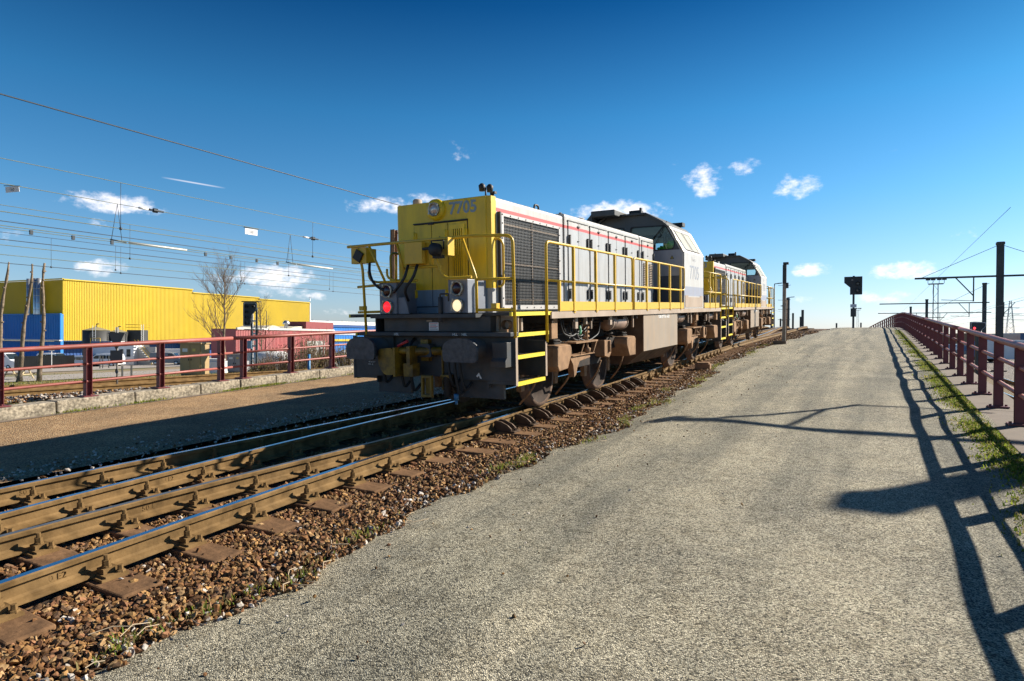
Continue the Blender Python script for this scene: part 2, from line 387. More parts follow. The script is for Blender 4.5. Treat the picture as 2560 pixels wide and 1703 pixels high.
# earth sheet
def earth():
    xs = [-6000, -2500, -1000, -500, -300, -200, -150, -125, -106, -90, -75, -60, -47, -40, -32, -26, -21, -17, -14.5, -12.7, -12.1, -11.9, -6, 0, 2.3, 4, 8, 14, 22, 35, 60, 100, 180, 400, 900, 2500, 6000]
    ys = [-3000, -800, -200, -80, -40, -20, -8, 0, 8, 16, 25, 35, 50, 70, 95, 130, 180, 260, 400, 700, 1300, 3000, 7000]
    vs = []
    for y in ys:
        for x in xs:
            z = ground_left(x) if x <= -12.1 else YARD
            if -12 < x < 2.5: z = -2.6
            if abs(x) < 3000 and abs(y) < 3000: z += 0
            vs.append((x, y, z))
    n = len(xs)
    fs = [(j * n + i, j * n + i + 1, (j + 1) * n + i + 1, (j + 1) * n + i) for j in range(len(ys) - 1) for i in range(n - 1)]
    m = bpy.data.materials.new('dry_ground'); m.use_nodes = True; N = m.node_tree.nodes; L = m.node_tree.links
    b = N['Principled BSDF']; b.inputs['Roughness'].default_value = .95
    tc = N.new('ShaderNodeTexCoord')
    a = N.new('ShaderNodeTexNoise'); a.inputs['Scale'].default_value = .11; a.inputs['Detail'].default_value = 6; L.new(tc.outputs['Object'], a.inputs[0])
    f = N.new('ShaderNodeTexNoise'); f.inputs['Scale'].default_value = 4; f.inputs['Detail'].default_value = 8; L.new(tc.outputs['Object'], f.inputs[0])
    r1 = N.new('ShaderNodeValToRGB'); e = r1.color_ramp.elements; e[0].position = .42; e[0].color = (.30, .22, .13, 1); e[1].position = .62; e[1].color = (.17, .17, .05, 1)
    k = e.new(.5); k.color = (.27, .21, .115, 1)
    L.new(a.outputs[0], r1.inputs[0])
    r2 = N.new('ShaderNodeValToRGB'); r2.color_ramp.elements[0].position = .3; r2.color_ramp.elements[0].color = (.55, .55, .55, 1); r2.color_ramp.elements[1].position = .7; r2.color_ramp.elements[1].color = (1.2, 1.2, 1.2, 1)
    L.new(f.outputs[0], r2.inputs[0])
    mx = N.new('ShaderNodeMixRGB'); mx.blend_type = 'MULTIPLY'; mx.inputs[0].default_value = 1; L.new(r1.outputs[0], mx.inputs[1]); L.new(r2.outputs[0], mx.inputs[2])
    L.new(mx.outputs[0], b.inputs['Base Color'])
    bp = N.new('ShaderNodeBump'); bp.inputs['Strength'].default_value = .8; bp.inputs['Distance'].default_value = .08; L.new(f.outputs[0], bp.inputs['Height']); L.new(bp.outputs[0], b.inputs['Normal'])
    mb = MB(); mb.add(vs, fs); o = mb.build('ground', m); tag(o, kind='structure')
earth()

# gravel materials -------------------------------------------------
def gravel_mat(name, cols, cell, bump, patch=.5, patch_scale=.6, dark=(.05, .05, .045), grit=.35, tracks=False):
    m = bpy.data.materials.new(name); m.use_nodes = True; N = m.node_tree.nodes; L = m.node_tree.links
    b = N['Principled BSDF']; b.inputs['Roughness'].default_value = .9; b.inputs['Specular IOR Level'].default_value = .3
    tc = N.new('ShaderNodeTexCoord'); co = tc.outputs['Object']
    vo = N.new('ShaderNodeTexVoronoi'); vo.inputs['Scale'].default_value = 1 / cell; L.new(co, vo.inputs['Vector'])
    sp = N.new('ShaderNodeSeparateXYZ'); L.new(vo.outputs['Color'], sp.inputs[0])
    rp = N.new('ShaderNodeValToRGB'); el = rp.color_ramp.elements
    while len(el) < len(cols): el.new(.5)
    for i, (e, c) in enumerate(zip(el, cols)): e.position = i / (len(cols) - 1); e.color = (*c, 1)
    L.new(sp.outputs[0], rp.inputs[0])
    pn = N.new('ShaderNodeTexNoise'); pn.inputs['Scale'].default_value = patch_scale; pn.inputs['Detail'].default_value = 7; pn.inputs['Roughness'].default_value = .65; L.new(co, pn.inputs['Vector'])
    pr = N.new('ShaderNodeValToRGB'); pr.color_ramp.elements[0].position = .35; pr.color_ramp.elements[1].position = .68
    pr.color_ramp.elements[0].color = (1 - patch,) * 3 + (1,); pr.color_ramp.elements[1].color = (1.08, 1.05, 1.0, 1); L.new(pn.outputs[0], pr.inputs[0])
    mx = N.new('ShaderNodeMixRGB'); mx.blend_type = 'MULTIPLY'; mx.inputs[0].default_value = 1; L.new(rp.outputs[0], mx.inputs[1]); L.new(pr.outputs[0], mx.inputs[2])
    fn = N.new('ShaderNodeTexNoise'); fn.inputs['Scale'].default_value = 1.7 / cell; fn.inputs['Detail'].default_value = 3; L.new(co, fn.inputs['Vector'])
    fr = N.new('ShaderNodeValToRGB'); fr.color_ramp.elements[0].position = .3; fr.color_ramp.elements[0].color = (1 - grit * 1.6,) * 3 + (1,); fr.color_ramp.elements[1].position = .6; fr.color_ramp.elements[1].color = (1 + grit * .4,) * 3 + (1,)
    L.new(fn.outputs[0], fr.inputs[0])
    m2 = N.new('ShaderNodeMixRGB'); m2.blend_type = 'MULTIPLY'; m2.inputs[0].default_value = 1; L.new(mx.outputs[0], m2.inputs[1]); L.new(fr.outputs[0], m2.inputs[2])
    if tracks:                                  # worn lanes along the path and darker damp patches
        mp = N.new('ShaderNodeMapping'); mp.inputs['Scale'].default_value = (1.9, .10, 1); L.new(co, mp.inputs[0])
        n5 = N.new('ShaderNodeTexNoise'); n5.inputs['Scale'].default_value = 1.0; n5.inputs['Detail'].default_value = 6; n5.inputs['Roughness'].default_value = .6; L.new(mp.outputs[0], n5.inputs['Vector'])
        r5 = N.new('ShaderNodeValToRGB'); r5.color_ramp.elements[0].position = .36; r5.color_ramp.elements[0].color = (.66, .67, .66, 1); r5.color_ramp.elements[1].position = .60; r5.color_ramp.elements[1].color = (1.12, 1.09, 1.03, 1); L.new(n5.outputs[0], r5.inputs[0])
        n6 = N.new('ShaderNodeTexNoise'); n6.inputs['Scale'].default_value = 9; n6.inputs['Detail'].default_value = 7; n6.inputs['Roughness'].default_value = .75; L.new(co, n6.inputs['Vector'])
        r6 = N.new('ShaderNodeValToRGB'); r6.color_ramp.elements[0].position = .34; r6.color_ramp.elements[0].color = (.62, .60, .56, 1); r6.color_ramp.elements[1].position = .52; r6.color_ramp.elements[1].color = (1, 1, 1, 1); L.new(n6.outputs[0], r6.inputs[0])
        for rr_ in (r5, r6):
            m3 = N.new('ShaderNodeMixRGB'); m3.blend_type = 'MULTIPLY'; m3.inputs[0].default_value = 1; L.new(m2.outputs[0], m3.inputs[1]); L.new(rr_.outputs[0], m3.inputs[2]); m2 = m3
    L.new(m2.outputs[0], b.inputs['Base Color'])
    inv = N.new('ShaderNodeMath'); inv.operation = 'MULTIPLY_ADD'; inv.inputs[1].default_value = -1.2; inv.inputs[2].default_value = 1; L.new(vo.outputs['Distance'], inv.inputs[0])
    ad = N.new('ShaderNodeMath'); ad.operation = 'MULTIPLY_ADD'; ad.inputs[1].default_value = 2.2; L.new(pn.outputs[0], ad.inputs[0]); L.new(inv.outputs[0], ad.inputs[2])
    ad2 = N.new('ShaderNodeMath'); ad2.operation = 'MULTIPLY_ADD'; ad2.inputs[1].default_value = .8; L.new(fn.outputs[0], ad2.inputs[0]); L.new(ad.outputs[0], ad2.inputs[2])
    bp = N.new('ShaderNodeBump'); bp.inputs['Strength'].default_value = bump; bp.inputs['Distance'].default_value = cell * .9; L.new(ad2.outputs[0], bp.inputs['Height']); L.new(bp.outputs[0], b.inputs['Normal'])
    MATS[name] = m; return m
mPath = gravel_mat('grey_chippings', [(.022, .022, .017), (.16, .150, .115), (.37, .345, .265), (.50, .47, .365), (.72, .68, .55)], .0075, .8, .24, 1.1, tracks=True)
mDirt = gravel_mat('brown_chippings', [(.19, .11, .055), (.38, .235, .12), (.49, .31, .155), (.56, .38, .20), (.62, .47, .29)], .016, .9, .38, .9)
mBal = gravel_mat('ballast_bed', [(.06, .035, .018), (.13, .07, .032), (.19, .105, .05), (.24, .14, .07), (.30, .19, .11)], .045, 1.0, .45, .9)

# ramp surfaces: strips across X, each sheet a little higher than the next
YS = [-40, -20, -10, -5, -2] + [y * 1.0 for y in range(-1, 48)] + [47 + y * 1.0 for y in range(1, 45)]
def strip(name, xa, xb, h, m, nx=1, wob=0, hb=None, ys=YS):
    mb = MB(); vs = []
    for y in ys:
        w = wob * (math.sin(y * 1.7) + .6 * math.sin(y * 4.1 + 1) + .5 * math.sin(y * 8.3))
        for i in range(nx + 1):
            t = i / nx; x = xa + (xb - xa) * t + (w * t if wob > 0 else -w * (1 - t)) + bend(y)
            hh = h + ((hb - h) * t if hb is not None else 0)
            vs.append((x, y, ramp(y) + hh))
    n = nx + 1
    fs = [(j * n + i, j * n + i + 1, (j + 1) * n + i + 1, (j + 1) * n + i) for j in range(len(ys) - 1) for i in range(nx)]
    mb.add(vs, fs); return tag(mb.build(name, m), kind='structure')

def ramp_body():
    mb = MB(); vs = []
    for y in YS:
        for (x, h) in ((-12.55, -3.2), (-12.55, -.13), (-8.3, -.32), (-2.9, -.32), (1.35, -.16), (2.03, -.16), (2.03, -4)):
            vs.append((x + bend(y), y, ramp(y) + h if h > -3 else -3.0))
    n = 7; fs = [(j * n + i, j * n + i + 1, (j + 1) * n + i + 1, (j + 1) * n + i) for j in range(len(YS) - 1) for i in range(n - 1)]
    mb.add(vs, fs); tag(mb.build('embankment', mat('ramp_wall_concrete', (.28, .26, .22), .9, 0, .2, 3, bump=.3)), kind='structure')
ramp_body()

def path_mesh():
    # uneven sheet so that shadows run crookedly over it
    mb = MB(); ys = [-40, -20, -10, -5] + [-3 + .25 * i for i in range(84)] + [18 + .5 * i for i in range(60)] + [48 + i for i in range(44)]
    nx = 24; vs = []
    r = random.Random(3); ph = [(r.uniform(.5, 3.2), r.uniform(.5, 3.2), r.uniform(0, 6), r.uniform(.002, .0055)) for _ in range(14)]
    for y in ys:
        e = .10 * math.sin(y * .9) + .06 * math.sin(y * 2.3 + 1) + .045 * math.sin(y * 5.3) + .03 * math.sin(y * 11.7)
        xl = -3.3 - (0 if y < 12 else min(.7, (y - 12) * .085)) + e
        if y > 30: xl += min(1.2, (y - 30) * .06)
        for i in range(nx + 1):
            t = i / nx; x = xl + (1.42 - xl) * t
            b = sum(a * math.sin(fx * x + fy * y + p) for fx, fy, p, a in ph) * min(1, t * 4)
            h = -.115 + b - .018 * (1 - min(1, t * 9)) * 3
            vs.append((x + bend(y), y, ramp(y) + h))
    n = nx + 1; fs = [(j * n + i, j * n + i + 1, (j + 1) * n + i + 1, (j + 1) * n + i) for j in range(len(ys) - 1) for i in range(nx)]
    mb.add(vs, fs, 0, True); tag(mb.build('footpath', mPath), kind='structure')
path_mesh()
strip('side_path', -12.25, -7.5, -.105, mDirt, 8, -.0)
strip('ballast_bed', -8.1, -3.05, -.215, mBal, 12, 0)

# ------------------------------------------------------------------ track
def interp(pts, y):
    if y <= pts[0][0]:
        (a, va), (b, vb) = pts[0], pts[1]; return va + (vb - va) * (y - a) / (b - a)
    for (a, va), (b, vb) in zip(pts, pts[1:]):
        if y <= b:
            t = (y - a) / (b - a); return va + (vb - va) * t
    (a, va), (b, vb) = pts[-2], pts[-1]; return vb + (vb - va) * (y - b) / (b - a)
from functools import lru_cache
def smooth_curve(pts):
    return lambda y: (interp(pts, y - .8) + interp(pts, y) * 2 + interp(pts, y + .8)) / 4
cB = smooth_curve([(-8, -4.35), (1.7, -5.14), (3.6, -5.29), (5.4, -5.37), (8.3, -5.42), (13, -5.50), (18, -5.60), (22, -5.68), (30, -5.88), (40, -6.2), (52, -6.9), (70, -8.4), (90, -10.8)])
dA = smooth_curve([(-8, -1.5), (2.3, -.90), (3.7, -.75), (5, -.58), (7.8, -.31), (9.5, -.13), (11.2, -.02), (12, 0), (14, 0)])
cA = lambda y: cB(y) + dA(y)
cC = smooth_curve([(22, -5.68), (27, -5.76), (32, -5.72), (38, -5.55), (46, -5.35), (56, -5.5), (75, -7.0), (90, -9)])
mRust = mat('rail_rust', (.165, .10, .040), .8, 0, .4, 7, dirt=(.24, .155, .07), dirt_amt=.55, dirt_scale=3.5, bump=.25, bscale=40, spec=.12)
mSteel = mat('rail_head_polished', (.60, .62, .66), .16, 1.0, .08, 8)
mSteelD = mat('rail_head_dull', (.42, .37, .30), .38, .9, .2, 9)
RP = [(-.07, -.151), (-.07, -.140), (-.022, -.124), (-.0085, -.110), (-.0085, -.048), (-.034, -.036), (-.036, -.008), (-.026, 0.0),
      (.026, 0.0), (.036, -.008), (.034, -.036), (.0085, -.048), (.0085, -.110), (.022, -.124), (.07, -.140), (.07, -.151)]
def rail(cf, off, y0, y1, step, steel, parent, dz=0):
    mb = MB(); vs = []; n = len(RP); k = int((y1 - y0) / step) + 1
    for j in range(k + 1):
        y = y0 + (y1 - y0) * j / k; x = cf(y) + off
        for (u, w) in RP: vs.append((x + u, y, ramp(y) + w + dz))
    fs, mi = [], []
    for j in range(k):
        for i in range(n):
            fs.append((j * n + i, j * n + (i + 1) % n, (j + 1) * n + (i + 1) % n, (j + 1) * n + i)); mi.append(1 if 7 <= i <= 7 else 0)
    fs.append(tuple(reversed(range(n)))); mi.append(0); fs.append(tuple(k * n + i for i in range(n))); mi.append(0)
    mb.v = vs; mb.f = fs; mb.m = mi; mb.sm = [False] * len(fs)
    return mb.build('rail', [mRust, steel], parent)
G = .7525
trackA = tag(empty('railway_track', (0, 0, 0)), 'siding track merging from the left under the locomotive, dull rails', 'track', kind='structure')
trackB = tag(empty('railway_track', (0, 0, 0)), 'main track the locomotives stand on, polished rails', 'track', kind='structure')
trackC = tag(empty('railway_track', (0, 0, 0)), 'track branching off beyond the second locomotive towards the crest', 'track', kind='structure')
rail(cA, -G, -8, 10.6, .6, mSteel, trackA)
rail(cA, G, -8, 10.4, .6, mSteelD, trackA)
rail(cB, -G, -8, 90, 1.0, mSteel, trackB)
rail(cB, G, -8, 90, 1.0, mSteel, trackB)
rail(cC, -G, 27, 90, 1.0, mSteelD, trackC)
rail(cC, G, 27, 90, 1.0, mSteelD, trackC)
# rolled mark on the web of the rails
mMark = mRust
for (cf, off, y) in ((cB, G, 2.02), (cA, G, 3.15), (cB, -G, 3.75), (cA, -G, 2.9)):
    x = cf(y) + off + .0095
    text_part('rolled_mark', '50 E2', .055, mMark, trackB if cf is cB else trackA, frame_M((x, y, ramp(y) - .082), (0, 1, SL), (0, -SL, 1)), ext=.0025, sx=1.15)

mWood = mat('sleeper_timber', (.21, .118, .060), .9, 0, .35, 3, dirt=(.045, .028, .018), dirt_amt=.8, dirt_scale=5, bump=.6, bscale=25, spec=.12)
def make_fastening():
    mb = MB()
    mb.box(-.19, .19, -.085, .085, 0, .018)                         # base plate
    mb.box(-.19, -.085, -.06, .06, .018, .03); mb.box(.085, .19, -.06, .06, .018, .03)
    for sx in (-1, 1):
        mb.box(sx * .055, sx * .135, -.045, .045, .03, .062)            # clamp block
        mb.lathe([(.0, .030), (.012, .030), (.012, .0)], (sx * .098, -.005, .062), 'Z', 10, 0, False)      # washer
        mb.lathe([(.0, .026), (.036, .026), (.036, .0)], (sx * .098, -.005, .074), 'Z', 6, 0, False)       # nut
        mb.lathe([(.0, .0165), (.034, .0165), (.034, 0)], (sx * .098, -.005, .110), 'Z', 8, 0, False)      # bolt end
        mb.lathe([(0, .030), (.014, .026), (.014, .018), (.046, .016), (.046, 0)], (sx * .165, .045, .028), 'Z', 6, 0, False)  # spike
    o = mb.build('rail_fastening', mRust, None); me = o.data; bpy.data.objects.remove(o); return me
fast_me = make_fastening()
def make_brace():
    mb = MB()
    for dy in (-.065, .065):
        prof = [(.03, -.03), (.06, -.02), (.14, -.032), (.24, -.075), (.30, -.125), (.30, -.15), (.02, -.15)]
        mb.prism(prof, 'Y', dy - .011, dy + .011)
    mb.box(.0, .36, -.09, .09, -.165, -.149)
    mb.lathe([(0, .028), (.035, .026), (.035, 0)], (.325, 0, -.15), 'Z', 6, 0, False)
    o = mb.build('rail_brace', mat('brace_dark_iron', (.10, .062, .038), .7, .3, .3, 8), None); me = o.data; bpy.data.objects.remove(o); return me
brace_me = make_brace()
rs = random.Random(11)
SLEEPERS = []
y = -4.3; i = 0
while y < 60:
    x0 = min(cA(y) if y < 12 else cB(y), cB(y)) - G - .55 + rs.uniform(-.06, .06); x1 = cB(y) + G + (.50 if y < 6 else .66) + rs.uniform(-.06, .08)
    if y > 27: x1 = max(x1, cC(y) + G + .55)
    mb = MB(); w = .125 + rs.uniform(-.008, .008)
    zt = 0; sk = rs.uniform(-.012, .012)
    L = x1 - x0
    nseg = 1
    mb.box(-L / 2, L / 2, -w, w, -.14, 0)
    s = mb.build('sleeper', mWood, trackB, bevel=.012 if y < 14 else 0)
    s.location = ((x0 + x1) / 2, y, ramp(y) - .166); s.rotation_euler = (math.atan(SL) if y < 47 else 0, 0, sk)
    SLEEPERS.append((y, x0, x1, w))
    if y < 24:
        done = []
        for cf, off in ((cB, G), (cB, -G), (cA, G), (cA, -G)):
            if cf is cA and y > 9.9: continue
            X = cf(y) + off
            if any(abs(X - d) < .2 for d in done): continue
            done.append(X)
            if cf is cB and off > 0 and 7.2 < y < 14.2:
                inst(brace_me, 'rail_brace', s, (X - (x0 + x1) / 2, 0, .172), (0, 0, 0))
            else:
                inst(fast_me, 'rail_fastening', s, (X - (x0 + x1) / 2, 0, .001), (0, 0, 0))
    y += .60; i += 1

# loose ballast stones (uncountable): jittered chunks with their own colours
def stones(name, spots, m, seed=5, label=None):
    rg = np.random.default_rng(seed); n = len(spots)
    base = []
    t = (1 + 5 ** .5) / 2
    iv = np.array([(-1, t, 0), (1, t, 0), (-1, -t, 0), (1, -t, 0), (0, -1, t), (0, 1, t), (0, -1, -t), (0, 1, -t), (t, 0, -1), (t, 0, 1), (-t, 0, -1), (-t, 0, 1)], float)
    iv /= np.linalg.norm(iv[0])
    it = np.array([(0, 11, 5), (0, 5, 1), (0, 1, 7), (0, 7, 10), (0, 10, 11), (1, 5, 9), (5, 11, 4), (11, 10, 2), (10, 7, 6), (7, 1, 8), (3, 9, 4), (3, 4, 2), (3, 2, 6), (3, 6, 8), (3, 8, 9), (4, 9, 5), (2, 4, 11), (6, 2, 10), (8, 6, 7), (9, 8, 1)])
    sp = np.array(spots, float)                              # x y z size white
    v = iv[None] * (1 + rg.uniform(-.52, .32, (n, 12, 1)))
    v = v * (np.stack([rg.uniform(.7, 1.45, n), rg.uniform(.6, 1.1, n), rg.uniform(.45, .85, n)], 1))[:, None]
    q = rg.normal(size=(n, 4)); q[:, 1:3] *= .55; q /= np.linalg.norm(q, axis=1)[:, None]
    w_, x_, y_, z_ = q.T
    Rm = np.stack([np.stack([1 - 2 * (y_ ** 2 + z_ ** 2), 2 * (x_ * y_ - z_ * w_), 2 * (x_ * z_ + y_ * w_)], 1), np.stack([2 * (x_ * y_ + z_ * w_), 1 - 2 * (x_ ** 2 + z_ ** 2), 2 * (y_ * z_ - x_ * w_)], 1), np.stack([2 * (x_ * z_ - y_ * w_), 2 * (y_ * z_ + x_ * w_), 1 - 2 * (x_ ** 2 + y_ ** 2)], 1)], 1)
    v = np.einsum('nij,nkj->nki', Rm, v) * sp[:, 3][:, None, None] + sp[:, None, :3]
    V = v.reshape(-1, 3); Fc = (it[None] + 12 * np.arange(n)[:, None, None]).reshape(-1, 3)
    me = bpy.data.meshes.new(name); me.vertices.add(len(V)); me.vertices.foreach_set('co', V.ravel())
    me.loops.add(Fc.size); me.loops.foreach_set('vertex_index', Fc.ravel().astype(np.int32)); me.polygons.add(len(Fc))
    me.polygons.foreach_set('loop_start', np.arange(0, Fc.size, 3, dtype=np.int32)); me.polygons.foreach_set('loop_total', np.full(len(Fc), 3, np.int32))
    pal = np.array([(.085, .042, .017), (.15, .072, .026), (.20, .108, .038), (.26, .15, .055), (.18, .088, .042), (.11, .065, .036), (.28, .18, .085)])
    c = pal[rg.integers(0, len(pal), n)] * rg.uniform(.75, 1.7, (n, 1))
    wm = rg.uniform(size=n) < sp[:, 4]; c[wm] = np.array([.50, .46, .41]) * rg.uniform(.7, 1.15, (wm.sum(), 1))
    ca = me.color_attributes.new('Col', 'FLOAT_COLOR', 'POINT')
    ca.data.foreach_set('color', np.repeat(np.concatenate([c, np.ones((n, 1))], 1), 12, axis=0).ravel().astype(np.float32))
    me.polygons.foreach_set('use_smooth', np.zeros(len(Fc), dtype=bool)); me.update(); me.validate(); me.materials.append(m)
    o = bpy.data.objects.new(name, me); COL.objects.link(o); tag(o, label, 'ballast', kind='stuff'); return o
def stone_mat():
    m = bpy.data.materials.new('ballast_stone'); m.use_nodes = True; N = m.node_tree.nodes; L = m.node_tree.links
    b = N['Principled BSDF']; b.inputs['Roughness'].default_value = .85; b.inputs['Specular IOR Level'].default_value = .3
    at_ = N.new('ShaderNodeVertexColor'); at_.layer_name = 'Col'
    tc = N.new('ShaderNodeTexCoord'); nz = N.new('ShaderNodeTexNoise'); nz.inputs['Scale'].default_value = 45; nz.inputs['Detail'].default_value = 5; L.new(tc.outputs['Object'], nz.inputs[0])
    rp = N.new('ShaderNodeValToRGB'); rp.color_ramp.elements[0].position = .3; rp.color_ramp.elements[0].color = (.55, .5, .45, 1); rp.color_ramp.elements[1].position = .7; rp.color_ramp.elements[1].color = (1.25, 1.25, 1.25, 1); L.new(nz.outputs[0], rp.inputs[0])
    mx = N.new('ShaderNodeMixRGB'); mx.blend_type = 'MULTIPLY'; mx.inputs[0].default_value = 1; L.new(at_.outputs[0], mx.inputs[1]); L.new(rp.outputs[0], mx.inputs[2]); L.new(mx.outputs[0], b.inputs['Base Color'])
    bp = N.new('ShaderNodeBump'); bp.inputs['Strength'].default_value = .5; bp.inputs['Distance'].default_value = .006; L.new(nz.outputs[0], bp.inputs['Height']); L.new(bp.outputs[0], b.inputs['Normal'])
    return m
mStone = stone_mat()
def near_rail(x, y, tol):
    for cf in (cB, cA) if y < 11 else (cB,):
        c = cf(y)
        if abs(x - c - G) < tol or abs(x - c + G) < tol: return True
    return False
def path_left(y):
    e = .10 * math.sin(y * .9) + .06 * math.sin(y * 2.3 + 1) + .045 * math.sin(y * 5.3) + .03 * math.sin(y * 11.7)
    x = -3.3 - (0 if y < 12 else min(.7, (y - 12) * .085)) + e
    return x + (min(1.2, (y - 30) * .06) if y > 30 else 0)
spots = []
rb = random.Random(21)
def sow(ya, yb, xa, xb, per_m2, smin, smax):
    n = int((yb - ya) * (xb - xa) * per_m2)
    for _ in range(n):
        y = rb.uniform(ya, yb); x = rb.uniform(xa, xb); pe = path_left(y)
        if x > pe + .10 or (x > pe - .1 and rb.random() < .5): continue
        s = rb.uniform(smin, smax) * (1.25 if rb.random() < .08 else 1)
        if near_rail(x, y, .085 if rb.random() < .5 else .12): continue
        k = round((y + 4.3) / .6); sy = -4.3 + .6 * k
        on = False
        if 0 <= k < len(SLEEPERS):
            _, x0, x1, w = SLEEPERS[k]
            on = abs(y - sy) < w + .012 and x0 - .01 < x < x1 + .012
        if on and rb.random() > .012: continue
        sh = (x - (cB(y) + G + .45)) / max(.3, pe - (cB(y) + G + .45))
        h = -.195 + (.055 * max(0, min(1, sh)) if x > cB(y) + G + .3 else 0)
        if on: h = -.16
        z = ramp(y) + h + rb.uniform(-.022, .012)
        if abs(x - pe) < .12: s *= .85; z -= .005
        wht = .018 + (.13 if x > pe - .18 else 0)
        spots.append((x, y, z, s, wht))
sow(-.5, 4.5, -4.9, -2.9, 2600, .011, .029)
sow(.0, 6.0, -7.6, -4.9, 1500, .012, .030)
sow(4.5, 10, -4.9, -3.0, 1700, .012, .030)
sow(6, 11, -7.7, -4.9, 350, .02, .042)
sow(10, 17, -5.0, -3.2, 900, .015, .034)
sow(17, 27, -5.2, -3.5, 420, .02, .04)
sow(27, 46, -5.2, -3.2, 130, .03, .06)
sow(-1, 14, -7.62, -6.9, 420, .018, .04)
stones('ballast_stones', spots, mStone, 5, 'loose brown and ochre ballast stones around the rails')
# pale grit spilled on the far side of the track
sp2 = [(rb.gauss(-7.75, .28), rb.uniform(2.5, 13), 0, rb.uniform(.008, .024), .75) for _ in range(1100)]
sp2 = [(x, y, ramp(y) - .10, s, w) for (x, y, _, s, w) in sp2]
sp3 = []
for _ in range(15000):
    y = rb.uniform(2.5, 16); x = -12.62 - abs(rb.gauss(0, .75))
    if x < -14.6: continue
    z = -1.30 + (.12 if x > -13.3 else .12 - (-13.3 - x) * .1) + rb.uniform(-.02, .03)
    sp3.append((x, y, z, rb.uniform(.018, .036), .45))
stones('ballast_stones', sp3, mStone, 9, 'pale ballast stones heaped behind the concrete kerb on the left')
stones('spilled_grit', sp2, mStone, 6, 'pale grit spilled on the shaded path beside the far rail')

sp4 = []
for _ in range(420):
    y = rb.uniform(1.2, 30); x = path_left(y) + .1 + abs(rb.gauss(0, 1.1))
    if x < 1.2: sp4.append((x, y, ramp(y) - .108, rb.uniform(.005, .014), .25))
stones('stray_stones', sp4, mStone, 14, 'stray little stones scattered over the gravel path')
def sticks():
    r = random.Random(31); mb = MB()
    for _ in range(70):
        y = r.uniform(1.5, 14); x = path_left(y) - .12 + abs(r.gauss(0, .25)); a = r.uniform(0, 6.28); l = r.uniform(.06, .22); z = ramp(y) - .098
        mb.tube([(x, y, z), (x + math.cos(a) * l * .5, y + math.sin(a) * l * .5, z + r.uniform(.004, .02)), (x + math.cos(a + .3) * l, y + math.sin(a + .3) * l, z)], .003, 4, 0, False)
    tag(mb.build('dry_twigs', mat('dry_twig', (.42, .33, .22), .9, 0, .2, 5)), 'dry pale twigs and straw lying along the path edge', 'twigs', kind='stuff')
sticks()

